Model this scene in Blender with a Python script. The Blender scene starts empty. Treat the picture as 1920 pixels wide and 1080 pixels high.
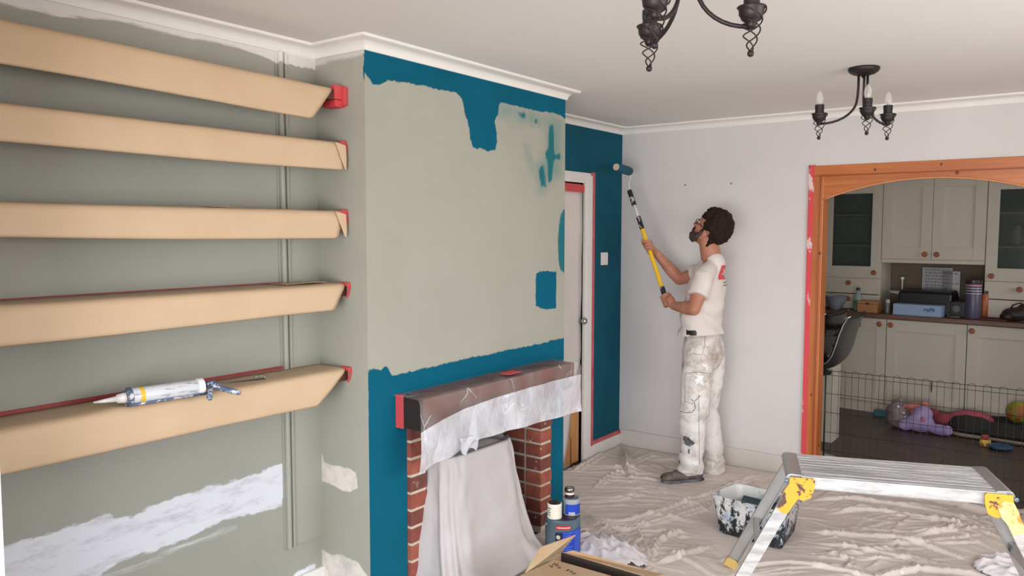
import bpy, bmesh, math, random
import numpy as np
from mathutils import Vector, Matrix, noise
random.seed(7); np.random.seed(7)
S = bpy.context.scene
COL = S.collection
PI = math.pi

# ------------------------------------------------------------------ camera
YAW, PITCH, ROLL, F = 0.6391201, -0.07139429, -0.00152423, 1471.42
CAM = Vector((0, 0, 1.6))
_R = Matrix.Rotation(YAW, 3, 'Z') @ Matrix.Rotation(PITCH, 3, 'X') @ Matrix.Rotation(ROLL, 3, 'Y')
RIGHT, FWD, UP = _R.col[0].copy(), _R.col[1].copy(), _R.col[2].copy()
cd = bpy.data.cameras.new('camera'); cam = bpy.data.objects.new('camera', cd); COL.objects.link(cam)
cd.sensor_width = 36; cd.lens = F / 1920 * 36; cd.clip_start = 0.05
cam.matrix_world = Matrix(((RIGHT.x, UP.x, -FWD.x, CAM.x), (RIGHT.y, UP.y, -FWD.y, CAM.y), (RIGHT.z, UP.z, -FWD.z, CAM.z), (0, 0, 0, 1)))
S.camera = cam

def at(u, v, ax, val):
    """the point of the photographed pixel on a plane x/y/z = val"""
    d = RIGHT * ((u - 960) / F) + FWD - UP * ((v - 540) / F)
    i = 'xyz'.index(ax)
    return CAM + d * ((val - CAM[i]) / d[i])

# ------------------------------------------------------------------ light
S.view_settings.view_transform = 'Standard'; S.view_settings.look = 'None'
S.view_settings.exposure = 0.19; S.view_settings.gamma = 1; S.view_settings.use_curve_mapping = False
W = bpy.data.worlds.new('sky'); S.world = W; W.use_nodes = True
_nt = W.node_tree; bg = _nt.nodes['Background']; bg.inputs[1].default_value = 2.6
_tc = _nt.nodes.new('ShaderNodeTexCoord'); _sp = _nt.nodes.new('ShaderNodeSeparateXYZ'); _rp = _nt.nodes.new('ShaderNodeValToRGB')   # overcast sky over a duller ground
_nt.links.new(_tc.outputs['Generated'], _sp.inputs[0]); _nt.links.new(_sp.outputs[2], _rp.inputs[0]); _nt.links.new(_rp.outputs[0], bg.inputs[0])
_rp.color_ramp.elements[0].position = 0.0; _rp.color_ramp.elements[0].color = (.62, .60, .57, 1); _rp.color_ramp.elements[1].position = .06; _rp.color_ramp.elements[1].color = (.86, .93, 1, 1)
S.cycles.max_bounces = 8; S.cycles.diffuse_bounces = 5; S.cycles.transparent_max_bounces = 12
S.cycles.caustics_reflective = False; S.cycles.caustics_refractive = False

def area(name, loc, target, sx, sy, power, color):
    d = bpy.data.lights.new(name, 'AREA'); d.shape = 'RECTANGLE'; d.size = sx; d.size_y = sy; d.energy = power; d.color = color
    o = bpy.data.objects.new(name, d); COL.objects.link(o); o.location = loc
    o.rotation_euler = (Vector(target) - Vector(loc)).to_track_quat('-Z', 'Y').to_euler()
    return o
area('window_daylight', (1.5, 2.45, 1.65), (-2.4, 2.9, 1.0), 2.2, 1.1, 44, (1.0, 0.975, 0.95))
area('garden_door_daylight', (0.5, -2.3, 0.9), (-0.8, 4, 1.9), 3.2, 1.6, 165, (0.96, 0.975, 1.0))  # unseen daylight, set low and tilted up to brighten the ceiling
area('kitchen_side_fill', (1.45, 6.4, 1.5), (-2, 6.9, 0.9), 1.0, 1.0, 8, (1.0, 0.97, 0.93))  # unseen fill added to light the kitchen from an assumed window

# ------------------------------------------------------------------ helpers
def lin(c):
    return c / 12.92 if c <= 0.04045 else ((c + 0.055) / 1.055) ** 2.4
def rgb(r, g, b):
    return (lin(r / 255), lin(g / 255), lin(b / 255), 1)

def tag(o, label=None, cat=None, group=None, kind=None):
    if label: o['label'] = label
    if cat: o['category'] = cat
    if group: o['group'] = group
    if kind: o['kind'] = kind
    return o

def thing(name, label, cat, loc=(0, 0, 0), rz=0, group=None):
    o = bpy.data.objects.new(name, None); COL.objects.link(o); o.location = loc; o.rotation_euler = (0, 0, rz)
    o.empty_display_size = 0.05
    return tag(o, label, cat, group)

def dup(o, parent=None):
    c = o.copy(); COL.objects.link(c)
    if parent: c.parent = parent
    for ch in list(o.children): dup(ch, c)
    return c

class MB:
    def __init__(s): s.v = []; s.f = []; s.M = None
    def add(s, vs, fs):
        n = len(s.v)
        s.v += [tuple(s.M @ Vector(p)) if s.M else tuple(p) for p in vs]
        s.f += [tuple(i + n for i in f) for f in fs]; return s
    def box(s, x0, y0, z0, x1, y1, z1, M=None):
        x0, x1 = sorted((x0, x1)); y0, y1 = sorted((y0, y1)); z0, z1 = sorted((z0, z1))
        v = [(x, y, z) for z in (z0, z1) for y in (y0, y1) for x in (x0, x1)]
        if M: v = [tuple(M @ Vector(p)) for p in v]
        return s.add(v, [(0, 2, 3, 1), (4, 5, 7, 6), (0, 1, 5, 4), (2, 6, 7, 3), (0, 4, 6, 2), (1, 3, 7, 5)])
    def frames(s, pts):
        P = [Vector(p) for p in pts]; out = []; prev = None
        for i, p in enumerate(P):
            a = P[max(i - 1, 0)]; b = P[min(i + 1, len(P) - 1)]
            t = (b - a).normalized() if (b - a).length > 1e-9 else Vector((0, 0, 1))
            if prev is None:
                q = Vector((0, 0, 1)) if abs(t.z) < .9 else Vector((1, 0, 0)); n = t.cross(q).normalized()
            else:
                n = (prev - t * prev.dot(t)).normalized()
            prev = n; out.append((p, n, t.cross(n)))
        return out
    def tube(s, pts, r, n=8, closed=False, caps=True):
        fr = s.frames(pts); vs = []; fs = []
        R = r if hasattr(r, '__len__') else [r] * len(pts)
        for (p, a, b), rr in zip(fr, R):
            for k in range(n):
                t = 2 * PI * k / n; vs.append(p + (a * math.cos(t) + b * math.sin(t)) * rr)
        m = len(pts)
        for i in range(m if closed else m - 1):
            j = (i + 1) % m
            for k in range(n): fs.append((i * n + k, i * n + (k + 1) % n, j * n + (k + 1) % n, j * n + k))
        if caps and not closed:
            fs.append(tuple(range(n - 1, -1, -1))); fs.append(tuple((m - 1) * n + k for k in range(n)))
        return s.add(vs, fs)
    def lathe(s, prof, c=(0, 0, 0), n=20, axis=None, caps=True):
        """prof: [(r, h)] turned round an axis through c"""
        ax = Vector(axis).normalized() if axis is not None else Vector((0, 0, 1))
        q = Vector((1, 0, 0)) if abs(ax.x) < .9 else Vector((0, 1, 0)); a = (q - ax * q.dot(ax)).normalized(); b = ax.cross(a)
        c = Vector(c); vs = []; fs = []
        for r, h in prof:
            for k in range(n):
                t = 2 * PI * k / n; vs.append(c + ax * h + (a * math.cos(t) + b * math.sin(t)) * r)
        for i in range(len(prof) - 1):
            for k in range(n): fs.append((i * n + k, i * n + (k + 1) % n, (i + 1) * n + (k + 1) % n, (i + 1) * n + k))
        if caps:
            fs.append(tuple(range(n - 1, -1, -1))); fs.append(tuple((len(prof) - 1) * n + k for k in range(n)))
        return s.add(vs, fs)
    def ball(s, c, r, n=12, m=8, rot=None):
        r = r if hasattr(r, '__len__') else (r, r, r); vs = []; fs = []
        for i in range(m + 1):
            th = PI * i / m
            for k in range(n):
                ph = 2 * PI * k / n
                p = Vector((r[0] * math.sin(th) * math.cos(ph), r[1] * math.sin(th) * math.sin(ph), r[2] * math.cos(th)))
                if rot: p = rot @ p
                vs.append(Vector(c) + p)
        for i in range(m):
            for k in range(n): fs.append((i * n + k, (i + 1) * n + k, (i + 1) * n + (k + 1) % n, i * n + (k + 1) % n))
        return s.add(vs, fs)
    def prism(s, poly, fn, h0, h1):
        """poly: [(a,b)], fn(a,b,h) -> point"""
        n = len(poly); vs = [fn(a, b, h0) for a, b in poly] + [fn(a, b, h1) for a, b in poly]
        fs = [tuple(range(n - 1, -1, -1)), tuple(range(n, 2 * n))] + [(i, (i + 1) % n, n + (i + 1) % n, n + i) for i in range(n)]
        return s.add(vs, fs)
    def grid(s, P):
        """P: rows of points"""
        m = len(P); n = len(P[0])
        return s.add([p for row in P for p in row], [(i * n + k, i * n + k + 1, (i + 1) * n + k + 1, (i + 1) * n + k) for i in range(m - 1) for k in range(n - 1)])
    def build(s, name, mat, parent=None, smooth=False, bevel=0, solid=0, merge=False, fixn=True, sub=0):
        me = bpy.data.meshes.new(name); me.from_pydata(s.v, [], s.f)
        bm = bmesh.new(); bm.from_mesh(me)
        if merge: bmesh.ops.remove_doubles(bm, verts=bm.verts, dist=1e-5)
        if fixn: bmesh.ops.recalc_face_normals(bm, faces=bm.faces)
        if bevel:
            es = [e for e in bm.edges if len(e.link_faces) == 2 and e.calc_face_angle(0) > 0.5]
            bmesh.ops.bevel(bm, geom=es, offset=bevel, segments=2, affect='EDGES', profile=0.6)
        if smooth:
            for f in bm.faces: f.smooth = True
        bm.to_mesh(me); bm.free()
        me.materials.append(mat)
        o = bpy.data.objects.new(name, me); COL.objects.link(o)
        if parent: o.parent = parent
        if smooth == 'auto' or (smooth and bevel): me.set_sharp_from_angle(angle=0.7)
        if solid:
            m = o.modifiers.new('thick', 'SOLIDIFY'); m.thickness = solid; m.offset = 0
        if sub:
            m = o.modifiers.new('sub', 'SUBSURF'); m.levels = sub; m.render_levels = sub
        return o

# ------------------------------------------------------------------ materials
def newmat(name):
    m = bpy.data.materials.new(name); m.use_nodes = True; nt = m.node_tree
    return m, nt, nt.nodes['Principled BSDF']
def N(nt, t, **k):
    n = nt.nodes.new(t)
    for a, b in k.items(): setattr(n, a, b)
    return n
def noise_node(nt, scale, detail=4, rough=0.6, vec=None, stretch=None):
    co = N(nt, 'ShaderNodeTexCoord'); src = co.outputs['Object']
    if stretch:
        mp = N(nt, 'ShaderNodeMapping'); mp.inputs['Scale'].default_value = stretch; nt.links.new(src, mp.inputs[0]); src = mp.outputs[0]
    n = N(nt, 'ShaderNodeTexNoise'); n.inputs['Scale'].default_value = scale; n.inputs['Detail'].default_value = detail; n.inputs['Roughness'].default_value = rough
    nt.links.new(src, n.inputs['Vector']); return n
def ramp(nt, src, a, b, ca=(0, 0, 0, 1), cb=(1, 1, 1, 1)):
    r = N(nt, 'ShaderNodeValToRGB'); r.color_ramp.elements[0].position = a; r.color_ramp.elements[1].position = b
    r.color_ramp.elements[0].color = ca; r.color_ramp.elements[1].color = cb; nt.links.new(src, r.inputs[0]); return r.outputs[0]
def mix(nt, fac, a, b):
    m = N(nt, 'ShaderNodeMix', data_type='RGBA')
    for sock, val in ((m.inputs[0], fac), (m.inputs[6], a), (m.inputs[7], b)):
        if hasattr(val, 'is_linked') or hasattr(val, 'links'): nt.links.new(val, sock)
        else: sock.default_value = val
    return m.outputs[2]
def bump(nt, bs, src, strength, dist=0.002):
    b = N(nt, 'ShaderNodeBump'); b.inputs['Strength'].default_value = strength; b.inputs['Distance'].default_value = dist
    nt.links.new(src, b.inputs['Height']); nt.links.new(b.outputs[0], bs.inputs['Normal'])
def plain(name, col, rough=0.6, metal=0, var=0, vscale=8, bmp=0, bscale=60, col2=None, spec=None, stretch=None, a=0.35, b=0.65):
    m, nt, bs = newmat(name)
    bs.inputs['Roughness'].default_value = rough; bs.inputs['Metallic'].default_value = metal
    bs.inputs['Base Color'].default_value = col
    if spec is not None: bs.inputs['Specular IOR Level'].default_value = spec
    if col2 or var:
        c2 = col2 or tuple(x * (1 - var) for x in col[:3]) + (1,)
        n = noise_node(nt, vscale, 5, .6, stretch=stretch)
        nt.links.new(mix(nt, ramp(nt, n.outputs[0], a, b), col, c2), bs.inputs['Base Color'])
    if bmp:
        n2 = noise_node(nt, bscale, 4, stretch=stretch); bump(nt, bs, n2.outputs[0], bmp)
    return m

def attr(nt, name):
    a = N(nt, 'ShaderNodeAttribute', attribute_name=name); return a.outputs['Fac']
def edge_mask(nt, name, amp=0.02, scale=30, soft=0.003, stretch=None):
    """1 inside the painted outline; ragged edge from noise"""
    n = noise_node(nt, scale, 4, .6, stretch=stretch)
    s1 = N(nt, 'ShaderNodeMath', operation='MULTIPLY_ADD'); s1.inputs[1].default_value = amp * 2; s1.inputs[2].default_value = -amp
    nt.links.new(n.outputs[0], s1.inputs[0])
    s2 = N(nt, 'ShaderNodeMath', operation='ADD'); nt.links.new(attr(nt, name), s2.inputs[0]); nt.links.new(s1.outputs[0], s2.inputs[1])
    r = N(nt, 'ShaderNodeMapRange'); r.inputs[1].default_value = -soft; r.inputs[2].default_value = soft
    nt.links.new(s2.outputs[0], r.inputs[0]); return r.outputs[0]
def sdf(P, polys):
    """signed distance (inside > 0) of 2D points P[n,2] to a union of polygons"""
    best = np.full(len(P), -9.0)
    for poly in polys:
        q = np.array(poly, float); a = q; b = np.roll(q, -1, 0); d = np.full(len(P), 9.0); ins = np.zeros(len(P), bool)
        for (ax, ay), (bx, by) in zip(a, b):
            e = np.array((bx - ax, by - ay)); w = P - (ax, ay); t = np.clip((w @ e) / max(e @ e, 1e-12), 0, 1)
            d = np.minimum(d, np.hypot(*(w - t[:, None] * e).T))
            c = ((ay > P[:, 1]) != (by > P[:, 1])) & (P[:, 0] < (bx - ax) * (P[:, 1] - ay) / (by - ay + 1e-15) + ax); ins ^= c
        best = np.maximum(best, np.where(ins, d, -d))
    return best
def set_attr(o, name, vals):
    a = o.data.attributes.new(name, 'FLOAT', 'POINT'); a.data.foreach_set('value', np.asarray(vals, np.float32))

PLASTER_GREEN = rgb(170, 168, 156); TEAL = rgb(4, 88, 110); FILL = rgb(226, 226, 230)
M_ = {}
M_['ceiling'] = plain('ceiling_paint', rgb(236, 232, 228), .85, spec=.2, bmp=.05, bscale=200)
M_['white'] = plain('white_gloss_paint', rgb(232, 228, 224), .35)
M_['trim_white'] = plain('cornice_paint', rgb(236, 232, 226), .6)
M_['grey_wall'] = plain('pale_grey_wall_paint', rgb(216, 211, 209), .8, spec=.25, var=.04, vscale=2.5, bmp=.05, bscale=250)
M_['pine'] = plain('varnished_pine', rgb(200, 118, 60), .35, col2=rgb(176, 96, 44), vscale=3, stretch=(12, 12, .7), bmp=.05)
M_['pine_h'] = plain('varnished_pine_rail', rgb(200, 118, 60), .35, col2=rgb(176, 96, 44), vscale=3, stretch=(.7, 12, 12), bmp=.05)
M_['red'] = plain('red_masking_tape', rgb(214, 62, 66), .6, col2=rgb(196, 84, 84), vscale=9)
M_['red_w'] = plain('red_masking_tape_with_paint', rgb(214, 70, 76), .6, col2=rgb(226, 200, 200), vscale=14, stretch=(1, 1, .5), a=.56, b=.62)
# ================================================================== room shell
XC, XA, XT, YS, YE, YL, ZC = -2.32, -2.62, -2.81, 2.155, 3.60, 5.13, 2.355
YN = 0.72
def st(o): o['kind'] = 'structure'; return o

def gridquad(fn, a0, a1, b0, b1, step, hole=None):
    """a regular sheet fn(a,b); leaves out cells whose centre is in hole; returns points, faces, 2D coordinates"""
    na = max(2, round((a1 - a0) / step) + 1); nb = max(2, round((b1 - b0) / step) + 1)
    A = np.linspace(a0, a1, na); B = np.linspace(b0, b1, nb)
    if hole:
        for arr, vals in ((A, (hole[0], hole[1])), (B, (hole[2], hole[3]))):
            for w in vals:
                arr[np.argmin(abs(arr - w))] = w
    v = [fn(a, b) for b in B for a in A]; uv = [(a, b) for b in B for a in A]; f = []
    for j in range(nb - 1):
        for i in range(na - 1):
            ca, cb = (A[i] + A[i + 1]) / 2, (B[j] + B[j + 1]) / 2
            if hole and hole[0] < ca < hole[1] and hole[2] < cb < hole[3]: continue
            f.append((j * na + i, j * na + i + 1, (j + 1) * na + i + 1, (j + 1) * na + i))
    return v, f, uv
def px(ax, val, pts):
    out = []
    for u, v in pts:
        p = at(u, v, ax, val); out.append((p.y, p.z) if ax == 'x' else (p.x, p.z))
    return out

# ---- floor and ceiling
st(MB().box(-3.2, -2.6, -.12, 2.2, 8.4, 0).build('floor', plain('dark_laminate_floor', rgb(74, 60, 54), .45, col2=rgb(58, 46, 42), vscale=4, stretch=(1, 8, 1))))
st(MB().box(-3.2, YN - .12, ZC, 2.2, 8.4, ZC + .12).build('ceiling', M_['ceiling']))

# ---- chimney breast
FPH = (2.371, 3.459, 0, .79)
m, nt, bs = newmat('chimney_paint'); bs.inputs['Roughness'].default_value = .7; bs.inputs['Specular IOR Level'].default_value = .12
n1 = noise_node(nt, 1.6, 4)
base = mix(nt, ramp(nt, n1.outputs[0], .3, .7), PLASTER_GREEN, rgb(163, 161, 148))
teal = mix(nt, ramp(nt, noise_node(nt, 2.2, 5).outputs[0], .35, .65), TEAL, rgb(4, 94, 120))
c1 = mix(nt, edge_mask(nt, 'smear', .07, 11, .05), base, rgb(128, 148, 140))
c1 = mix(nt, edge_mask(nt, 'stroke', .022, 22, .006, (1, 1, .35)), c1, rgb(38, 110, 118))
c1 = mix(nt, edge_mask(nt, 'teal', .013, 26, .0025), c1, teal)
pl = mix(nt, ramp(nt, noise_node(nt, 9, 5, .7).outputs[0], .42, .62), rgb(226, 216, 208), rgb(196, 190, 184))
c1 = mix(nt, edge_mask(nt, 'plaster', .012, 30, .003), c1, pl)
c1 = mix(nt, edge_mask(nt, 'brushed', .02, 16, .008, (1, 1, 2.5)), c1, rgb(206, 200, 194))
nt.links.new(c1, bs.inputs['Base Color'])
bump(nt, bs, noise_node(nt, 220, 3).outputs[0], .06)
M_['chimney'] = m
teal_polys = [px('x', XC, q) for q in (
    [(680, 60), (1070, 160), (1064, 228), (1058, 221), (1052, 216), (1040, 213), (1020, 210), (1000, 207), (985, 202), (960, 197), (937, 191), (934, 215), (927, 226), (931, 250), (932, 265), (930, 281), (917, 283), (905, 280), (887, 277), (882, 262), (880, 240), (872, 215), (868, 190), (862, 178), (850, 172), (815, 166), (790, 161), (750, 153), (727, 150), (712, 158), (700, 158), (690, 146), (680, 130)],
    [(1070, 630), (1053, 634), (1030, 640), (1000, 647), (975, 652), (960, 655), (925, 662), (890, 669), (860, 676), (800, 690), (760, 699), (735, 704), (730, 692), (722, 687), (715, 694), (708, 690), (690, 696), (690, 1300), (1070, 1300)],
    [(1005, 512), (1018, 508), (1043, 509), (1043, 578), (1024, 581), (1004, 575)])]
stroke_polys = [px('x', XC, q) for q in ([(1070, 390), (1056, 393), (1051, 400), (1049, 420), (1047, 440), (1046, 470), (1047, 490), (1051, 505), (1070, 530)],
    [(1029, 234), (1037, 234), (1038, 262), (1040, 288), (1050, 289), (1050, 299), (1038, 300), (1034, 340), (1029, 340), (1027, 305), (1023, 290), (1028, 275)],
    [(1010, 318), (1019, 308), (1023, 330), (1024, 352), (1014, 350)], [(970, 210), (985, 212), (985, 222), (973, 219)], [(1002, 224), (1008, 224), (1008, 232), (1003, 232)])]
smear_polys = [px('x', XC, q) for q in ([(936, 193), (1000, 206), (1056, 230), (1054, 330), (1010, 360), (1004, 310), (1026, 280), (1024, 245), (980, 232), (936, 215)], [(985, 275), (992, 275), (1003, 320), (996, 322)])]
V = []; Fc = []; T = []; SR = []; SM = []; PLA = []; BR = []
v, f, uv = gridquad(lambda a, b: (XC, a, b), YS, YE, 0, ZC, .012, FPH)
P = np.array(uv); Fc += f; V += v
T.append(sdf(P, teal_polys)); SR.append(sdf(P, stroke_polys)); SM.append(sdf(P, smear_polys) - .01); PLA.append(np.full(len(P), -9.)); BR.append(np.full(len(P), -9.))
v, f, uv = gridquad(lambda a, b: (a, YS, b), XA - .1, XC, 0, ZC, .012)
P = np.array(uv); Fc += [tuple(i + len(V) for i in q) for q in f]; V += v
T.append(np.where(P[:, 1] > 2.165, P[:, 0] - XC + .0015 + .004 * np.sin(P[:, 1] * 60) + .004 * np.sin(P[:, 1] * 23), -1))
SR.append(np.full(len(P), -9.)); SM.append(np.full(len(P), -9.))
PLA.append(sdf(P, [px('y', YS, q) for q in ([(597, 843), (602, 846), (607, 866), (622, 872), (650, 877), (667, 885), (670, 900), (670, 916), (655, 922), (642, 921), (625, 910), (600, 899), (590, 885), (590, 870)], [(590, 1026), (597, 1026), (606, 1031), (622, 1040), (640, 1041), (662, 1049), (674, 1058), (684, 1075), (694, 1085), (694, 1200), (580, 1200)])]))
BR.append(sdf(P, [px('y', YS, q) for q in ([(570, 126), (584, 126), (597, 121), (622, 113), (645, 110), (660, 107), (690, 100), (690, 40), (570, 40)],)]))
n0 = len(V); V += [(XC, YE, 0), (XT - .05, YE, 0), (XT - .05, YE, ZC), (XC, YE, ZC)]; Fc += [(n0, n0 + 1, n0 + 2, n0 + 3)]
for L in (T, SR, SM, PLA, BR): L.append(np.full(4, -9.))
T[-1][:] = 1
b_ = MB(); b_.v = V; b_.f = Fc
ch = st(b_.build('wall_chimney', M_['chimney'], fixn=False))
for nm, L in (('teal', T), ('stroke', SR), ('smear', SM), ('plaster', PLA), ('brushed', BR)): set_attr(ch, nm, np.concatenate(L))

# ---- alcove wall behind the shelves
m, nt, bs = newmat('alcove_paint'); bs.inputs['Roughness'].default_value = .6; bs.inputs['Specular IOR Level'].default_value = .3
base = mix(nt, ramp(nt, noise_node(nt, 2, 4).outputs[0], .3, .7), rgb(160, 159, 149), rgb(153, 153, 144))
st_n = noise_node(nt, 5, 6, .7, stretch=(1, 1, 4))
pl = mix(nt, ramp(nt, st_n.outputs[0], .5, .66), rgb(216, 217, 224), rgb(190, 188, 196))
c1 = mix(nt, edge_mask(nt, 'filler', .022, 18, .004, (1, 1, 2)), base, pl)
c1 = mix(nt, edge_mask(nt, 'streak', .03, 30, .01, (1, .25, 3)), c1, rgb(196, 198, 194))
c1 = mix(nt, edge_mask(nt, 'brushed', .014, 20, .004, (1, .5, 3)), c1, rgb(222, 218, 216))
nt.links.new(c1, bs.inputs['Base Color']); bump(nt, bs, noise_node(nt, 180, 3).outputs[0], .05)
M_['alcove'] = m
v, f, uv = gridquad(lambda a, b: (XA, a, b), YN, YS, 0, ZC, .012)
b_ = MB(); b_.v = v; b_.f = f; P = np.array(uv)
wl = st(b_.build('wall_left', m, fixn=False))
set_attr(wl, 'filler', sdf(P, [px('x', XA, q) for q in ([(-30, 1040), (5, 1027), (60, 1008), (120, 990), (170, 976), (205, 963), (213, 972), (250, 970), (275, 952), (330, 930), (400, 912), (480, 890), (520, 872), (537, 866), (537, 905), (529, 950), (480, 962), (420, 975), (380, 995), (330, 1015), (280, 1037), (230, 1050), (200, 1070), (180, 1090), (-30, 1300)], [(530, 1100), (560, 1072), (592, 1054), (600, 1300)])]))
set_attr(wl, 'streak', sdf(P, [px('x', XA, q) for q in ([(300, 1036), (370, 1010), (440, 990), (372, 1016), (320, 1036)], [(180, 1085), (240, 1066), (300, 1050), (200, 1082)])]))
set_attr(wl, 'brushed', sdf(P, [px('x', XA, q) for q in ([(-60, -5), (0, 5), (30, 11), (60, 18), (110, 30), (170, 35), (200, 34), (240, 43), (300, 60), (380, 76), (440, 88), (500, 108), (520, 118), (530, 121), (541, 118), (547, 113), (554, 122), (580, 127), (600, 122), (600, -40), (-60, -100)],)]))
# raised border panel with a double bead
b_ = MB(); b_.box(XA, 2.012, .305, XA + .008, YS, 2.306)
b_.box(XA, 1.967, .30, XA + .016, 1.990, 2.306); b_.box(XA, 1.996, .30, XA + .018, 2.006, 2.306); b_.box(XA, 1.960, .30, XA + .005, 2.012, 2.306)
b_.tube([(XA + .012, 1.9785, .30), (XA + .012, 1.9785, 2.306)], .011, 10)
mt2, nt, bs = newmat('alcove_trim_paint'); bs.inputs['Roughness'].default_value = .5
_c = N(nt, 'ShaderNodeTexCoord'); _s = N(nt, 'ShaderNodeSeparateXYZ'); nt.links.new(_c.outputs['Object'], _s.inputs[0])
_m = N(nt, 'ShaderNodeMath', operation='MULTIPLY_ADD'); _m.inputs[1].default_value = .05; nt.links.new(noise_node(nt, 26, 4, .6, stretch=(1, 1, .5)).outputs[0], _m.inputs[0]); nt.links.new(_s.outputs[2], _m.inputs[2])
_r = N(nt, 'ShaderNodeMapRange'); _r.inputs[1].default_value = 2.285; _r.inputs[2].default_value = 2.291; nt.links.new(_m.outputs[0], _r.inputs[0])
nt.links.new(mix(nt, _r.outputs[0], rgb(158, 157, 146), rgb(222, 218, 216)), bs.inputs['Base Color'])
st(b_.build('trim_2', mt2))
# plain wall parts
st(MB().box(XA - .12, YN, 0, XA - .004, YS, ZC).build('wall_left_core', M_['grey_wall']))
st(MB().box(XA - .12, YN - .12, 0, -2.003, YN, ZC).build('wall_near', M_['white']))
st(MB().box(-2.003, YN - .12, 2.12, 1.17, YN, ZC).build('wall_above_opening', M_['grey_wall']))
# baseboard under the shelves, half painted
st(MB().box(XA, YN, 0, XA + .018, YS, .165).build('baseboard_left', M_['white'], bevel=.003))

# ---- teal wall with the door opening
DY0, DY1, DZ = 3.76, 4.59, 1.93
mteal = plain('teal_wall_paint', rgb(8, 88, 108), .6, spec=.15, col2=rgb(8, 78, 98), vscale=2.2, bmp=.05, bscale=220)
b_ = MB(); b_.box(XT - .1, YE - .02, 0, XT, DY0, ZC); b_.box(XT - .1, DY1, 0, XT, YL + .1, ZC); b_.box(XT - .1, DY0, DZ, XT, DY1, ZC)
st(b_.build('wall_teal', mteal))
b_ = MB(); b_.box(XT - .1, DY1, 0, XT + .018, 4.688, 2.0); b_.box(XT - .1, DY0 - .1, 0, XT + .018, DY0, 2.0); b_.box(XT - .1, DY0, DZ, XT + .018, DY1, 2.0)
b_.box(XT, DY1 + .02, 0, XT + .024, 4.67, 1.985); b_.box(XT, DY0, DZ + .02, XT + .024, DY1 + .02, 1.985)
st(b_.build('trim_3', M_['white'], bevel=.003))
b_ = MB(); b_.box(XT, 4.688, .096, XT + .022, 4.712, 2.006); b_.box(XT, 4.70, .096, XT + .006, YL, .122); b_.box(XT + .018, 4.66, 1.985, XT + .022, 4.69, 2.006)
b_.box(XT, YL - .004, .1, XT + .05, YL, .125)
tag(b_.build('masking_tape', plain('dusty_red_tape', rgb(196, 72, 78), .6, col2=rgb(206, 110, 114), vscale=8)), 'red masking tape edging the white door frame and skirting beside the teal wall', 'masking tape')
st(MB().box(XT, 4.688, 0, XT + .018, YL, .096).build('baseboard_teal', M_['white'], bevel=.003))
# door leaf
mdoor = plain('door_pine', rgb(206, 150, 96), .45, col2=rgb(184, 122, 70), vscale=3, stretch=(1, 6, .6), bmp=.04)
dr = thing('door_1', 'varnished pine panel door behind the chimney breast, mostly under a white sheet', 'door', (XT - .03, DY0, 0)); dr['kind'] = 'structure'
wd = DY1 - DY0
b_ = MB(); b_.box(-.02, .004, .01, .0, wd - .004, DZ - .005)
for y0, y1, z0, z1 in ((.004, .11, .01, DZ - .005), (wd - .115, wd - .004, .01, DZ - .005), (wd / 2 - .05, wd / 2 + .05, .01, DZ - .005), (.1, wd - .1, .01, .2), (.1, wd - .1, .72, .9), (.1, wd - .1, DZ - .11, DZ - .005)):
    b_.box(0, y0, z0, .012, y1, z1)
b_.build('door_leaf', mdoor, dr, bevel=.003)
mch = plain('satin_chrome', rgb(190, 188, 186), .22, metal=1)
kp = at(1095, 602, 'x', XT + .035) - Vector((XT - .03, DY0, 0))
MB().lathe([(.004, -.05), (.022, -.048), (.022, -.042), (.008, -.038), (.008, -.02), (.016, -.014), (.024, -.004), (.025, .006), (.018, .018), (.004, .024)], kp, 18, (1, 0, 0)).build('door_knob', mch, dr, smooth=True)
# protective sheet over the door
rows = []
for i in range(25):
    z = 1.90 - i * (1.86 / 24)
    yr = 4.578 - DY0 if z > .72 else (4.355 + (z - .04) / .68 * .223 - DY0)
    row = []
    for k in range(15):
        t = k / 14; y = .0 + t * yr
        row.append((XT + .004 + .010 * math.sin(t * 9 + z * 2) * (0.4 + .6 * (1.9 - z)) + .012 * noise.noise((t * 5, z * 3, 0)), DY0 + y, z))
    rows.append(row)
tag(MB().grid(rows).build('door_cover', plain('white_masking_sheet', rgb(222, 214, 210), .6, bmp=.2, bscale=14), smooth=True, solid=.0012), 'white protective sheet hanging over the pine door', 'dust sheet')
MB_t = MB().box(XT - .012, DY0 + .002, 1.868, XT + .010, DY1 - .002, 1.918)
tag(MB_t.build('masking_tape', M_['red']), 'strip of red masking tape holding the white sheet to the top of the pine door', 'masking tape')
# light switch
sp = at(1132, 485, 'x', XT)
t = thing('light_switch', 'white light switch on the teal wall between door frame and corner', 'light switch', (XT, sp.y, sp.z))
MB().box(0, -.046, -.045, .009, .046, .045).build('switch_plate', M_['white'], t, bevel=.003)
MB().box(.009, -.012, -.018, .013, .012, .018).build('rocker', M_['white'], t, bevel=.001)

# ---- far wall with the arched opening
OX0, OX1, OT = -1.42, -0.14, 1.97
b_ = MB(); b_.box(XT - .1, YL, 0, OX0, YL + .11, ZC); b_.box(OX1, YL, 0, 1.17, YL + .11, ZC); b_.box(OX0, YL, OT, OX1, YL + .11, ZC)
st(b_.build('wall_far', M_['grey_wall']))
for i, (u, v) in enumerate(((1285, 347), (1371, 344))):
    p = at(u, v, 'y', YL)
    st(MB().lathe([(.001, 0), (.005, .0005), (.007, .0015), (.008, 0)], p + Vector((0, -.0025, 0)), 10, (0, 1, 0)).build('wall_hole', plain('plug_hole_%d' % i, rgb(150, 142, 138), .9), None))
st(MB().box(XT + .018, YL - .018, 0, -1.47, YL, .135).build('baseboard_far', plain('skirting_paint', rgb(214, 206, 200), .5), bevel=.004))
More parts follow.
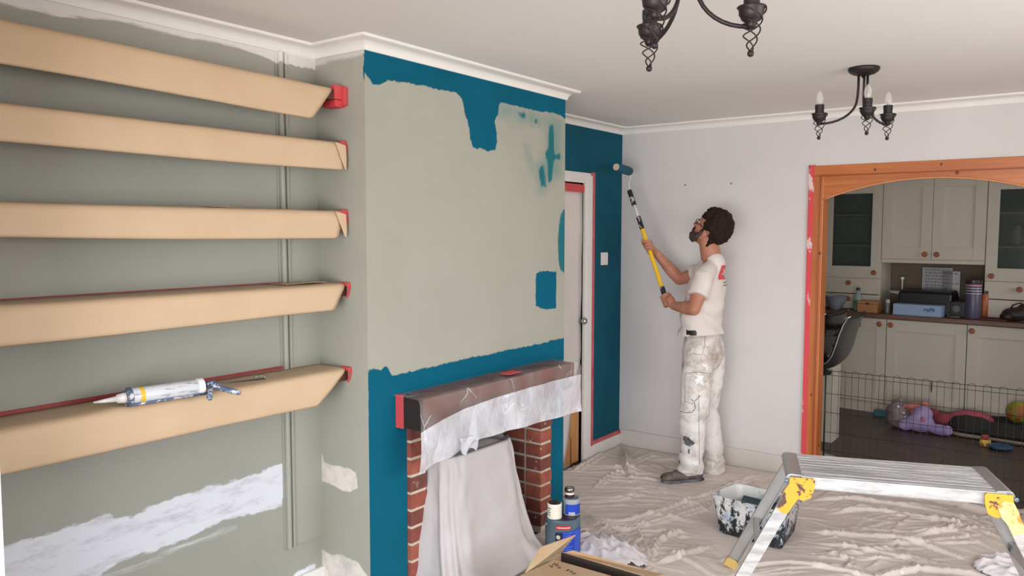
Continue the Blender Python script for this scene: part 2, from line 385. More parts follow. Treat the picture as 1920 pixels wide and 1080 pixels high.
# pine frame
fr = thing('door_2', 'orange pine frame with an arched top round the kitchen opening', 'door frame', (0, YL, 0)); fr['kind'] = 'structure'
b_ = MB()
b_.box(-1.467, -.018, 0, -1.402, .0, 1.951); b_.build('architrave', M_['pine'], fr, bevel=.004)
MB().box(-.165, -.018, 0, -.10, .0, 1.951).build('architrave', M_['pine'], fr, bevel=.004)
MB().box(-1.467, -.018, 1.951, -.10, .0, 2.015).build('head_architrave', M_['pine_h'], fr, bevel=.004)
for u, v in ((1765, 308), (1641, 318), (1521, 740), (1537, 475), (1536, 905 - 70), (1795, 324)):
    q = at(u, v, 'y', YL - .018); MB().ball((q.x, -.0178, q.z), (.007, .0012, .010), 10, 6).build('knot', plain('pine_knot_%d' % u, rgb(110, 52, 24), .5), fr, smooth=True)
b_ = MB(); b_.box(-1.404, -.026, 0, -1.398, 0, 1.955); b_.box(-.169, -.026, 0, -.163, 0, 1.955); b_.box(-1.404, -.026, 1.949, -.163, 0, 1.955)
b_.build('bead', plain('pine_bead', rgb(150, 80, 38), .4), fr, bevel=.002)
b_ = MB(); b_.box(-1.42, -.006, 0, -1.382, .112, 1.96); b_.box(-.183, -.006, 0, -.14, .112, 1.96)
b_.build('jamb', M_['pine'], fr, bevel=.003)
arch = [(-1.40, 1.951), (-1.40, 1.795)] + [(x, 1.92 - .313 * (x + .783) ** 2 - .0) for x in np.linspace(-1.382, -.184, 40)] + [(-.165, 1.795), (-.165, 1.951)]
MB().prism(arch, lambda a, b, h: (a, h, b), -.004, .02).build('arch_panel', M_['pine_h'], fr)
al = [(x, -.004, 1.918 - .313 * (x + .783) ** 2) for x in np.linspace(-1.384, -.182, 40)]
MB().tube([(x, -.006, z) for x, y, z in al], .006, 8).build('arch_bead', plain('pine_light_bead', rgb(206, 140, 92), .4), fr, smooth=True)
rows = [(-1.463, -.0196, z) for z in np.linspace(0, 2.02, 60)]
b_ = MB(); b_.grid([[(-1.468 + .002 * math.sin(z * 31), -.0195, z), (-1.438 + .003 * noise.noise((0, 0, z * 5)), -.0195, z)] for x, y, z in rows])
b_.box(-1.471, -.02, 0, -1.467, 0, 2.02); b_.box(-1.471, -.02, 2.005, -1.435, 0, 2.02)
tag(b_.build('masking_tape', M_['red_w']), 'tall strip of red masking tape with paint smears on the pine kitchen doorway', 'masking tape').location = (0, YL, 0)

# ---- right wall with a window, seen only by its light
WY0, WY1, WZ0, WZ1 = 1.3, 3.6, .75, 2.05
b_ = MB(); b_.box(1.05, YN, 0, 1.17, WY0, ZC); b_.box(1.05, WY1, 0, 1.17, YL + .1, ZC); b_.box(1.05, WY0, 0, 1.17, WY1, WZ0); b_.box(1.05, WY0, WZ1, 1.17, WY1, ZC)
st(b_.build('wall_right', M_['grey_wall']))
b_ = MB(); b_.box(1.03, WY0, WZ0 - .03, 1.12, WY1, WZ0); 
for y in (WY0 + .02, (WY0 + WY1) / 2, WY1 - .02): b_.box(1.10, y - .025, WZ0, 1.14, y + .025, WZ1)
b_.box(1.10, WY0, WZ0, 1.14, WY1, WZ0 + .05); b_.box(1.10, WY0, WZ1 - .05, 1.14, WY1, WZ1)
st(b_.build('window_1', M_['white']))

# ---- cornice
def sweep(path, prof, name, mat, closed=False):
    """path: plan points with the room on the left hand side... prof: [(out, z)]"""
    n = len(path); b_ = MB(); vs = []
    for i in range(n):
        p = Vector(path[i]); d0 = (p - Vector(path[i - 1])).normalized() if i or closed else None
        d1 = (Vector(path[(i + 1) % n]) - p).normalized() if i < n - 1 or closed else None
        d0 = d0 or d1; d1 = d1 or d0
        n0 = Vector((d0.y, -d0.x)); n1 = Vector((d1.y, -d1.x)); m_ = (n0 + n1) / (1 + n0.dot(n1))
        for o, z in prof: vs.append((p.x + m_.x * o, p.y + m_.y * o, z))
    k = len(prof); fs = [(i * k + j, i * k + j + 1, ((i + 1) % n) * k + j + 1, ((i + 1) % n) * k + j) for i in range(n if closed else n - 1) for j in range(k - 1)]
    b_.add(vs, fs); return b_.build(name, mat, smooth=False)
prof = [(0, 2.306), (.007, 2.306), (.009, 2.311)] + [(.010 + .036 * (1 - math.cos(a)), 2.311 + .031 * math.sin(a)) for a in np.linspace(.12, PI / 2, 7)] + [(.047, 2.343), (.057, 2.344), (.060, 2.348), (.060, 2.356)]
c_ = st(sweep([(XA, YN), (XA, YS), (XC, YS), (XC, YE), (XT, YE), (XT, YL), (1.05, YL), (1.05, YN)], prof, 'trim_1', M_['trim_white']))
c_.data.set_sharp_from_angle(angle=.6)

# ---- kitchen shell
b_ = MB(); b_.box(-3.0, YL + .11, 0, -2.9, 8.2, ZC); b_.box(-3.0, 8.1, 0, 2.0, 8.2, ZC); b_.box(1.6, YL + .11, 0, 1.7, 5.8, ZC); b_.box(1.6, 7.1, 0, 1.7, 8.2, ZC); b_.box(1.6, 5.8, 0, 1.7, 7.1, .9); b_.box(1.6, 5.8, 2.1, 1.7, 7.1, ZC); b_.box(1.05, YL + .11, 0, 1.7, YL + .2, ZC)
st(b_.build('wall_kitchen', plain('kitchen_wall_paint', rgb(150, 138, 126), .8)))
# floor boards of the kitchen
mpl = plain('floor_board', rgb(94, 78, 70), .42, col2=rgb(72, 59, 53), vscale=5, stretch=(1, 7, 1), bmp=.06, bscale=40)
flo = bpy.data.objects['floor']; rd = random.Random(3); k = 0
base_m = {}
for i, y in enumerate(np.arange(5.26, 7.9, .19)):
    x = -2.9 + rd.random() * .8 - 1
    while x < 1.5:
        x0, x1 = max(x, -2.88), min(x + 1.25, 1.58)
        if x1 - x0 > .1 and k < 60: MB().box(x0 + .0012, y + .0012, 0, x1 - .0012, y + .1888, .008 + .0006 * rd.random()).build('plank', mpl, flo, bevel=.0012); k += 1
        x += 1.25
st(MB().box(OX0 + .03, YL - .0, 0, OX1 - .03, YL + .12, .012).build('trim_4', plain('threshold', rgb(90, 70, 58), .4)))
# ================================================================== paper wrapped shelves
mpaper, nt, bs = newmat('brown_masking_paper'); bs.inputs['Roughness'].default_value = .55
nt.links.new(mix(nt, ramp(nt, noise_node(nt, 3, 5).outputs[0], .3, .7), rgb(206, 178, 146), rgb(198, 168, 135)), bs.inputs['Base Color'])
bump(nt, bs, noise_node(nt, 9, 5, .55, stretch=(1, .5, 1)).outputs[0], .35, .006)
mboard = plain('shelf_wood', rgb(96, 48, 34), .5, var=.3)
tilt_ = ((.010, .012, -.010, -.012), (-.001, -.001, .001, .001), (-.002, .008, .001, -.006), (.001, -.002, -.001, .002), (.001, .005, -.001, -.004))
shelves = [(2.172, 2.045, 2.086, 1.977, 0, 'topmost brown paper wrapped shelf in the alcove, red tape showing at its open end'),
           (1.953, 1.843, 2.140, 2.128, 1, 'second paper wrapped alcove shelf from the top, with a folded corner flap'),
           (1.681, 1.576, 2.136, 2.092, 1, 'third paper wrapped alcove shelf from the top, at eye height with a folded end'),
           (1.391, 1.283, 2.136, 2.070, 0, 'fourth paper wrapped alcove shelf from the top, above the one with the caulking gun'),
           (1.045, .920, 2.136, 1.980, 0, 'lowest paper wrapped alcove shelf carrying the caulking gun')]
for si, (zn, zb, yt, yb, flap, lab) in enumerate(shelves):
    t = thing('shelf', lab, 'shelf', (XA, YN, zn), group='paper wrapped shelves in the alcove')
    O = Vector((XA, YN, zn))
    b_ = MB(); b_.box(.001, .002, -.052, .182, YS - YN - .001, -.014); b_.build('shelf_board', mboard, t)
    prof = [(.006, .0005), (.05, .0015), (.11, .0025), (.165, .002), (.182, 0), (.191, -.004), (.197, -.011), (.200, -.022), (.201, -.04), (.2025, -.06), (.2035, -.08), (.204, zb - zn + .012), (.203, zb - zn + .004), (.198, zb - zn), (.185, zb - zn + .003)]
    rows = []
    ny = 70
    for i in range(ny + 1):
        f = i / ny; row = []
        for j, (px_, pz) in enumerate(prof):
            dz = min(1, max(0, -pz / (zn - zb)))
            yend = yt + (yb - yt) * dz - YN
            y = .003 + f * (yend - .003)
            w = noise.noise((y * 3.1 + si * 7, pz * 9, si)) * .0045 + noise.noise((y * 9 + si * 3, pz * 22, 4)) * .002
            top = 1 if j < 5 else 0
            sag = .003 * math.sin(y * 4 + si) * dz
            a0, b0, a1, b1 = tilt_[si]; tz = (a0 + (a1 - a0) * f) * (1 - dz) + (b0 + (b1 - b0) * f) * dz
            row.append((px_ + (0 if top else w) , y, pz + tz + (abs(w) * .5 if top else sag)))
        rows.append(row)
    MB().grid(rows).build('paper_wrap', mpaper, t, smooth=True, solid=.0007)
    if flap:
        ye = yt - YN; b_ = MB()
        b_.grid([[(.206, ye - .055, -.003), (.208, ye - .004, -.012)], [(.209, ye - .035, (zb - zn) * .5), (.210, ye - .002, (zb - zn) * .6)], [(.208, ye - .010, zb - zn + .004), (.209, ye - .004, zb - zn + .002)]])
        b_.build('paper_flap', mpaper, t, solid=.0007)
    # red tape round the nose of the shelf, onto the side wall
    ye = YS - YN; b_ = MB()
    if si == 0:
        b_.box(.165, ye - .055, -.05, .189, ye - .001, .006); b_.box(.11, ye - .05, -.078, .186, ye - .001, -.052); b_.box(.183, ye - .022, -.072, .205, ye - .001, .0)
    elif si in (1, 2):
        b_.box(.15, ye - .03, -.05, .196, ye - .001, .006)
    else:
        b_.box(.15, ye - .016, -.012, .204, ye - .001, .004); b_.prism([(.204, .004), (.208, -.012), (.203, -.034), (.190, -.06), (.184, -.056), (.196, -.03)], lambda a, b, h: (a, h, b), ye - .010, ye - .001)
    b_.build('red_tape', M_['red'], t, bevel=.002)
    if si >= 3:
        MB().box(.0005, .01, .0028, .006, ye - .001, .0028 + (.011 if si == 4 else .004)).build('wall_tape', plain('dull_red_tape_%d' % si, rgb(150, 56, 50), .6), t)
# scrap of paper on shelves 3 and 4
b_ = MB(); b_.box(.03, .95, .004, .10, 1.03, .0055); b_.M = None
tag(b_.build('paper_scrap', mpaper), 'small offcut of brown paper lying on the middle shelf', 'paper').location = (XA + .05, YN - .1, 1.682)
b_ = MB(); b_.grid([[(.02, 1.18, .004), (.02, 1.3, .006), (.02, 1.36, .004)], [(.15, 1.16, .006), (.15, 1.3, .010), (.15, 1.36, .007)]])
tag(b_.build('paper_scrap', mpaper, solid=.001), 'loose fold of brown paper on top of the fourth shelf near the corner', 'paper').location = (XA, YN, 1.391)
MB().box(XA, 2.12, .548, XA + .004, YS, .60).build('tape_remnant', M_['red'], wl)

# ================================================================== caulking gun on the lowest shelf
mblue = plain('paint_spattered_blue_grey', rgb(92, 108, 140), .4, metal=.3, col2=rgb(196, 196, 200), vscale=60, a=.5, b=.56)
mtube = plain('sealant_cartridge', rgb(216, 218, 222), .3, col2=rgb(168, 172, 184), vscale=30, stretch=(3, .6, 3), a=.56, b=.62)
A = at(238, 745, 'z', 1.077); B = at(380, 724, 'z', 1.077); T0 = at(175, 755, 'z', 1.070); H = at(497, 710, 'z', 1.076)
g = thing('caulking_gun', 'caulking gun loaded with a white sealant tube, lying on the lowest shelf', 'caulking gun', A)
def rel(p): return Vector(p) - A
ax = (B - A).normalized(); L_ = (B - A).length
MB().lathe([(.0265, .012), (.0265, L_ - .018), (.025, L_ - .016)], (0, 0, 0), 24, ax).build('cartridge', mtube, g, smooth='auto')
MB().lathe([(.0272, .035), (.0272, .048)], (0, 0, 0), 24, ax).build('yellow_band', plain('yellow_print', rgb(240, 190, 50), .4), g, smooth='auto')
MB().lathe([(.027, L_ - .022), (.0285, L_ - .02), (.0285, L_ - .002), (.02, L_)], (0, 0, 0), 24, ax).build('end_cap', M_['white'], g, smooth='auto')
MB().lathe([(.030, -.002), (.031, .003), (.031, .010), (.029, .012)], (0, 0, 0), 24, ax).build('front_ring', mblue, g, smooth='auto')
tx = rel(T0); MB().tube([(0, 0, 0) , tx * .12, tx * .3, tx * .33, tx * .7, tx], [.017, .0165, .014, .0095, .006, .0028], 16).build('nozzle', M_['white'], g, smooth=True)
side = ax.cross(Vector((0, 0, 1))).normalized(); low = Vector((0, 0, -1))
b_ = MB()
for sgn in (-1, 1):
    o_ = side * sgn * .022 + low * .022
    b_.tube([o_, o_ + ax * L_ * .5, o_ + ax * (L_ + .02)], .0045, 8)
b_.build('cradle', mblue, g, smooth=True)
Hh = rel(H); bp = ax * (L_ + .022)
b_ = MB(); b_.tube([ax * (L_ - .01), bp, Hh], .0034, 8); b_.tube([Hh, Hh + Vector((-.005, .002, .009)), Hh + Vector((-.018, -.012, .011)), Hh + Vector((-.02, -.03, .006))], .0032, 8)
b_.build('plunger_rod', plain('worn_steel', rgb(130, 124, 122), .3, metal=.9), g, smooth=True)
h1 = rel(at(450, 737, 'z', 1.053)); h2 = rel(at(393, 746, 'z', 1.050)); s_ = (h1 - bp)
MB().tube([bp + ax * -.01, bp + ax * .012, bp + s_ * .35, bp + s_ * .7, h1 * .0 + bp + s_], [.014, .017, .010, .010, .0085], 10).build('handle', mblue, g, smooth=True)
s_ = (h2 - bp); MB().tube([bp, bp + s_ * .4 + Vector((0, .006, 0)), bp + s_], [.011, .008, .010], 10).build('trigger', mblue, g, smooth=True)

# ================================================================== fireplace
mbrick = []
for i, (c1, c2) in enumerate(((rgb(146, 76, 62), rgb(120, 62, 52)), (rgb(164, 92, 72), rgb(134, 70, 56)), (rgb(124, 66, 56), rgb(98, 54, 48)))):
    mbrick.append(plain('brick_clay_%d' % i, c1, .85, col2=c2, vscale=14, bmp=.5, bscale=70))
for m in mbrick:
    nt = m.node_tree; bs = nt.nodes['Principled BSDF']; src = bs.inputs['Base Color'].links[0].from_socket
    nt.links.new(mix(nt, ramp(nt, noise_node(nt, 24, 5, .7).outputs[0], .62, .70), src, rgb(196, 172, 152)), bs.inputs['Base Color'])
    for n_ in [n_ for n_ in nt.nodes if n_.type == 'TEX_NOISE']:   # every brick its own patch of clay
        l_ = n_.inputs['Vector'].links[0].from_socket; oi = N(nt, 'ShaderNodeObjectInfo'); va = N(nt, 'ShaderNodeVectorMath', operation='MULTIPLY_ADD')
        nt.links.new(oi.outputs['Location'], va.inputs[0]); va.inputs[1].default_value = (7, 7, 7); nt.links.new(l_, va.inputs[2]); nt.links.new(va.outputs[0], n_.inputs['Vector'])
mmort = plain('mortar', rgb(204, 188, 170), .95, var=.2, vscale=30, bmp=.5, bscale=120)
fp = thing('fireplace_surround', 'red brick fireplace piers with pale mortar under the timber mantel', 'fireplace', (XC, 2.88, 0))
rd = random.Random(5)
def brick(x0, x1, y0, y1, z0, z1, k):
    j = lambda: rd.uniform(-.0012, .0012)
    cx, cy, cz = (x0 + x1) / 2, (y0 + y1) / 2, (z0 + z1) / 2
    o = MB().box(x0 - cx + j(), y0 - cy + j(), z0 - cz, x1 - cx + j(), y1 - cy + j(), z1 - cz).build('brick', mbrick[k % 3], fp, bevel=.0035)
    o.location = (cx - XC, cy - 2.88, cz); o.rotation_euler = (0, 0, rd.uniform(-.01, .01))
for k in range(10):
    z0 = .0385 + .075 * (k - 0) - .0; z1 = z0 + .0625
    if k == 9: z1 = min(z1, .782)
    brick(-2.402, -2.300, 2.374, 2.476, z0, z1, rd.randrange(3))
    brick(-2.397, -2.300, 3.352, 3.456, z0, z1, rd.randrange(3))
    ofs = (0, .1)[k % 2]
    xs = [-2.407, -2.407 - .2 + ofs, -2.72]
    for a, b in zip(xs[:-1], xs[1:]): brick(b + .005, a - .005, 3.356, 3.456, z0, z1, rd.randrange(3))
for q in ((-2.41, 2.380, 0, -2.3035, 2.470, .785), (-2.73, 3.360, 0, -2.3035, 3.450, .785)):
    o = MB().box(*q).build('mortar_core', mmort, fp); o.location = (-XC, -2.88, 0)
o = MB().box(-2.78, 2.36, 0, -2.74, 3.47, .79).box(-2.76, 2.36, 0, -2.41, 2.374, .79).box(-2.76, 3.457, 0, -2.33, 3.47, .79).box(-2.76, 2.36, .785, -2.33, 3.47, .82).build('firebox', plain('dark_brick', rgb(70, 40, 34), .9), fp); o.location = (-XC, -2.88, 0)  # recess lined in one dark brown, darker than the piers
o = MB().box(-2.70, 2.62, 0, -2.30, 3.02, .56).build('stove', plain('black_stove', rgb(30, 30, 32), .6), None, bevel=.02)
tag(o, 'black stove hidden beneath the draped dust sheet in the fireplace', 'stove')
# mantel beam
mb_ = plain('dark_mantel_oak', rgb(122, 70, 52), .5, col2=rgb(92, 50, 38), vscale=3, stretch=(4, .5, 4), bmp=.2, bscale=20)
t = thing('mantel_beam', 'dark brown timber mantel beam above the brick fireplace', 'mantel', (XC, 2.312, .787))
MB().box(.001, 0, 0, .155, 1.15, .132).build('beam', mb_, t, bevel=.004)
MB().box(-.0005, -.004, -.004, .045, -.0005, .136).box(-.0, -.003, .1325, .03, .02, .136).build('red_tape', M_['red'], t)
MB().box(.0455, -.003, .0, .154, -.0008, .131).build('end_grain', plain('dark_end_grain', rgb(40, 28, 26), .8, var=.3), t)
# plastic film over the beam
def film(name, col, alpha, alpha2, rough, sc, line):
    m, nt, bs = newmat(name); bs.inputs['Roughness'].default_value = rough; bs.inputs['Specular IOR Level'].default_value = .9; bs.inputs['Coat Weight'].default_value = .9; bs.inputs['Coat Roughness'].default_value = .10
    r = N(nt, 'ShaderNodeMapRange'); r.inputs[1].default_value = .35; r.inputs[2].default_value = .70; r.inputs[3].default_value = alpha; r.inputs[4].default_value = alpha2
    nt.links.new(noise_node(nt, sc, 4, .6).outputs[0], r.inputs[0])
    co = N(nt, 'ShaderNodeTexCoord'); wn = noise_node(nt, 4, 3); ad = N(nt, 'ShaderNodeVectorMath', operation='MULTIPLY_ADD'); nt.links.new(wn.outputs['Color'], ad.inputs[0]); ad.inputs[1].default_value = (.12, .12, .12); nt.links.new(co.outputs['Object'], ad.inputs[2])
    mp = N(nt, 'ShaderNodeMapping'); mp.inputs['Scale'].default_value = (1, 1.5, .8); nt.links.new(ad.outputs[0], mp.inputs[0])
    vo = N(nt, 'ShaderNodeTexVoronoi', feature='DISTANCE_TO_EDGE'); vo.inputs['Scale'].default_value = 8; nt.links.new(mp.outputs[0], vo.inputs['Vector'])
    cr = ramp(nt, vo.outputs['Distance'], .004, .03, (1, 1, 1, 1), (0, 0, 0, 1)); gate = ramp(nt, noise_node(nt, 6, 3).outputs[0], .50, .58)
    g = N(nt, 'ShaderNodeMath', operation='MULTIPLY'); nt.links.new(cr, g.inputs[0]); nt.links.new(gate, g.inputs[1])
    al = N(nt, 'ShaderNodeMath', operation='MULTIPLY_ADD', use_clamp=True); nt.links.new(g.outputs[0], al.inputs[0]); al.inputs[1].default_value = line; nt.links.new(r.outputs[0], al.inputs[2]); nt.links.new(al.outputs[0], bs.inputs['Alpha'])
    bs.inputs['Base Color'].default_value = col
    b1 = N(nt, 'ShaderNodeBump'); b1.inputs['Strength'].default_value = .8; b1.inputs['Distance'].default_value = .02; nt.links.new(noise_node(nt, sc * 1.3, 4, .55).outputs[0], b1.inputs['Height'])
    b2 = N(nt, 'ShaderNodeBump'); b2.inputs['Strength'].default_value = .7; b2.inputs['Distance'].default_value = .006; nt.links.new(vo.outputs['Distance'], b2.inputs['Height']); nt.links.new(b1.outputs[0], b2.inputs['Normal'])
    nt.links.new(b2.outputs[0], bs.inputs['Normal']); nt.links.new(b2.outputs[0], bs.inputs['Coat Normal']); return m
mclear = film('clear_plastic_film', (.78, .78, .80, 1), .10, .22, .15, 6, .45); mwhite = film('white_plastic_film', (.78, .78, .83, 1), .62, .86, .25, 6, .3)
XF = -2.150
def curve(pts):
    q = sorted((at(u, v, 'x', XF).y, at(u, v, 'x', XF).z) for u, v in pts); a = np.array(q); return lambda y: float(np.interp(y, a[:, 0], a[:, 1]))
band = curve([(785, 813), (830, 786), (872, 766), (926, 746), (960, 736), (1026, 717), (1073, 705), (1097, 700)])
bot = curve([(786, 892), (800, 886), (822, 872), (850, 858), (866, 846), (880, 826), (915, 818), (945, 808), (995, 795), (1035, 784), (1097, 768)])
Y0, Y1 = at(787, 800, 'x', XF).y, at(1088, 730, 'x', XF).y
t = thing('plastic_sheet', 'crumpled translucent plastic sheet draped over the mantel beam', 'plastic sheet', (XF, Y0, .93))
ny = 90
def wr(y, z, a=1): return a * (.007 * noise.noise((y * 7, z * 9, 1)) + .002 * noise.noise((y * 19, z * 25, 5)) + .012 * (.93 - z) * noise.noise((y * 6, z * 5, 9)) * 4)
rows = []
for i in range(ny + 1):
    y = Y0 + (Y1 - Y0) * i / ny; over = max(0, y - 3.47); row = []
    zt = .9245 - over * .25
    zi = band(y)
    for k in range(7):
        x = XC + .008 + (XF - .012 - XC - .008) * k / 6
        row.append((x - XF + over * .0, y - Y0, zt - .93 + .0035 * abs(noise.noise((y * 14, x * 30, 2)))))
    row.append((-.003, y - Y0, zt - .93 - .003))
    for k in range(1, 9):
        z = zt - .006 + (zi - zt + .006) * k / 8
        row.append((max(-.0, wr(y, z) + .002), y - Y0, z - .93))
    rows.append(row)
MB().grid(rows).build('clear_film', mclear, t, smooth=True)
rows = []
for i in range(ny + 1):
    y = Y0 + (Y1 - Y0) * i / ny; row = []; zi = band(y); zb = bot(y)
    for k in range(17):
        f = k / 16; z = zi + (zb - zi) * f
        x = wr(y, z) + .002 + .012 * f + .018 * f * noise.noise((y * 6, 3, 3)) - (.03 * f * f if y < 2.6 else 0)
        row.append((max(x, .0) if z > .78 else x, y - Y0, z - .93))
    rows.append(row)
MB().grid(rows).build('white_film', mwhite, t, smooth=True)
# hanging tail of the film folded over the top of the cloth
rows = []
for i in range(15):
    f = i / 14
    a = at(862 + 40 * f, 822 - 6 * f, 'x', XF + .012); b = at(866 + 26 * f, 850 - 8 * f + 5 * math.sin(f * 7), 'x', XF + .016)
    rows.append([a.lerp(b, k / 6) - Vector((XF, Y0, .93)) + Vector((.004 * math.sin(f * 9 + k), 0, 0)) for k in range(7)])
MB().grid(rows).build('film_fold', mwhite, t, smooth=True)
p = at(955, 702, 'z', .925)
MB().box(p.x - XF - .02, p.y - Y0 - .05, .003, p.x - XF + .035, p.y - Y0 + .05, .006).build('red_tape', M_['red'], t)

# cloth over the stove
mcloth = plain('old_cotton_dust_sheet', rgb(188, 182, 182), .9, col2=rgb(178, 171, 169), vscale=3, bmp=.25, bscale=120)
def cloth_cover():
    rows = []; nS = 120
    def plan(t):   # half sizes and centre for height fraction t: 0 top .. 1 floor
        yl = 2.515 - .10 * t - .02 * t * t; yr = 3.0 + .03 * t + .07 * t ** 4
        xf = -2.205 + .11 * t + .02 * t ** 3; xb = -2.60
        return yl, yr, xf, xb
    def pt(t, s, k=1.0):
        yl, yr, xf, xb = plan(t); cy = (yl + yr) / 2; hy = (yr - yl) / 2 * k; cx = (xf + xb) / 2; hx = (xf - xb) / 2 * k
        a = PI * (s - .5) * 1.12  # -90..90 deg, 0 = towards the room
        e = .34; c_, s_ = math.cos(a), math.sin(a)
        x = cx + hx * math.copysign(abs(c_) ** e, c_); y = cy + hy * math.copysign(abs(s_) ** e, s_)
        return x, y, c_, s_
    for k in range(9):
        kk = .05 + .95 * k / 8; row = []
        for i in range(nS + 1):
            x, y, c_, s_ = pt(0, i / nS, kk); row.append((x, y, .605 + .02 * (1 - kk) - .012 * kk ** 6 + .012 * noise.noise((x * 9, y * 9, 0)) + .05 * max(0, 2.75 - y) * .3))
        rows.append(row)
    for k in range(1, 46):
        t = k / 45; row = []
        for i in range(nS + 1):
            s = i / nS; x, y, c_, s_ = pt(t, s)
            sidew = abs(s_) ** 2
            fold = (math.sin(s * 46 + 2.2 * noise.noise((s * 4, t * 1.5, 2))) * .5 + .5) ** 2
            amp = (.004 + .026 * t) * (.18 + sidew) * fold + .010 * t * noise.noise((s * 6, t * 3, 8)) + .006 * noise.noise((s * 16, t * 7, 3))
            if t > .82: amp += (t - .82) * .26 * (.6 + noise.noise((s * 12, 3, 3)))
            z = .593 * (1 - t) + .034 + .01 * noise.noise((s * 9, t * 5, 1)) * t + .004
            row.append((x + c_ * amp, y + s_ * amp, max(z, .03) + .05 * max(0, 2.75 - y) * .3 * (1 - t)))
        rows.append(row)
    return MB().grid(rows)
tag(cloth_cover().build('dust_sheet', mcloth, smooth=True, solid=.003), 'pale cotton dust sheet draped over the stove between the brick piers', 'dust sheet')

# ================================================================== ceiling lamps
mblk = plain('dark_bronze_metal', rgb(46, 40, 40), .45, metal=.4)
mglass, nt, bs = newmat('bulb_glass'); bs.inputs['Base Color'].default_value = (.9, .88, .84, 1); bs.inputs['Roughness'].default_value = .05; bs.inputs['Alpha'].default_value = .22
mfil = plain('bulb_stem', rgb(196, 188, 172), .4)
def chandelier(cx, cy, fins, label):
    zc = ZC
    t = thing('ceiling_lamp', label, 'ceiling lamp', (cx, cy, zc), group='black three arm ceiling lamps')
    MB().lathe([(.067, -.0005), (.069, -.008), (.064, -.018), (.05, -.028), (.03, -.034), (.0, -.036)], (0, 0, 0), 32).build('ceiling_rose', mblk, t, smooth=True)
    MB().lathe([(.008, -.034), (.009, -.042), (.004, -.048)], (0, 0, 0), 12).build('centre_nut', mblk, t, smooth=True)
    for fx, fy in fins:
        d = Vector((fx - cx, fy - cy, 0)); r = d.length; d.normalize()
        pts = [d * .022 + Vector((0, 0, -.03)), d * .022 + Vector((0, 0, -.09)), d * .024 + Vector((0, 0, -.13))]
        for a in np.linspace(0, PI / 2, 10)[1:]: pts.append(d * (.026 + (r - .03) * (1 - math.cos(a))) + Vector((0, 0, -.14 - .112 * math.sin(a))))
        arm = MB().tube(pts, .0055, 10).build('arm', mblk, t, smooth=True)
        c = d * r
        MB().lathe([(.008, -.258), (.013, -.25), (.013, -.243), (.024, -.236), (.030, -.222), (.031, -.212), (.036, -.206), (.034, -.204), (.020, -.208), (.006, -.21)], c, 18).build('candle_cup', mblk, arm, smooth=True)
        MB().lathe([(.0195, -.21), (.0195, -.186), (.0205, -.185), (.0205, -.165), (.012, -.164)], c, 18).build('candle_sleeve', mblk, arm, smooth='auto')
        MB().lathe([(.010, -.166), (.0165, -.150), (.0175, -.138), (.0150, -.122), (.009, -.110), (.003, -.103), (.0006, -.101)], c, 14, caps=False).build('bulb', mglass, arm, smooth=True)
        MB().lathe([(.0045, -.165), (.0045, -.150), (.002, -.146), (.0015, -.125)], c, 8).build('bulb_stem', mfil, arm, smooth=True)
        b_ = MB()
        for k in range(3):
            pp = []
            for q in np.linspace(0, 1, 40):
                rr = .005 + .024 * (1 - q ** 2.6) * (1 - .28 * q) + (.006 if q < .12 else 0); a = q * PI * 2.7 + 2 * PI * k / 3
                pp.append(c + Vector((rr * math.cos(a), rr * math.sin(a), -.208 - q * .102)))
            b_.tube(pp, .0019, 6)
        b_.build('wire_twist', mblk, arm, smooth=True)
        MB().ball(c + Vector((0, 0, -.317)), .0085).build('finial', mblk, arm, smooth=True)
chandelier(-.892, 3.91, [(-1.058, 3.815), (-.838, 3.76), (-.806, 4.02)], 'black three arm ceiling lamp with candle bulbs, farther one near the kitchen wall')
chandelier(-.847, 1.86, [(-.984, 1.94), (-.854, 1.71), (-.702, 1.926)], 'black ceiling lamp nearer the camera, cut off by the top of the photo')

# ================================================================== roller on a pole
P0, P1 = at(1247, 556, 'y', 4.60), at(1180, 357, 'y', 4.80)
pl = thing('paint_roller', 'teal loaded paint roller on a yellow and black extension pole', 'paint roller', P0)
d = P1 - P0
def pc(a, b, r, name, m): return MB().lathe([(r * .8, a * d.length), (r, a * d.length + .003), (r, b * d.length - .003), (r * .8, b * d.length)], (0, 0, 0), 16, d).build(name, m, pl, smooth='auto')
mscuff = plain('scuffed_black_plastic', rgb(34, 32, 32), .5, col2=rgb(190, 184, 180), vscale=26, a=.54, b=.58)
pc(-.05, .085, .0165, 'end_grip', mscuff)
pc(.085, .62, .0135, 'lower_pole', plain('yellow_pole', rgb(238, 190, 36), .35, col2=rgb(228, 210, 160), vscale=8, a=.60, b=.66))
pc(.62, .74, .0155, 'locking_collar', mscuff); pc(.74, .86, .0105, 'upper_pole', plain('paint_smeared_pole', rgb(206, 202, 200), .4, col2=rgb(60, 56, 56), vscale=20, a=.6, b=.66)); pc(.85, 1, .0165, 'roller_handle', mscuff)
SA, SB = at(1155, 313, 'y', 4.66) - P0, at(1181, 321.5, 'y', 4.86) - P0; sx = (SB - SA)
MB().lathe([(.024, .001), (.029, .004), (.030, .02), (.030, sx.length - .02), (.028, sx.length - .004), (.02, sx.length)], SA, 24, sx).build('roller_sleeve', plain('teal_wet_fleece', rgb(18, 82, 100), .75, var=.2, vscale=40, bmp=.6, bscale=200), pl, smooth=True)
MB().lathe([(.0, -.003), (.021, -.003), (.0235, 0), (.0235, .003)], SA, 20, sx).build('end_cap', plain('roller_end_cap', rgb(206, 186, 170), .6), pl, smooth='auto')
w = [SB - sx.normalized() * .02, SB + sx.normalized() * .006, SB + sx.normalized() * .012 + Vector((0, 0, -.03)), (SB + Vector((0, 0, -.07))), (d + Vector((0, 0, .035))) + Vector((-.004, 0, 0)), d * .99]
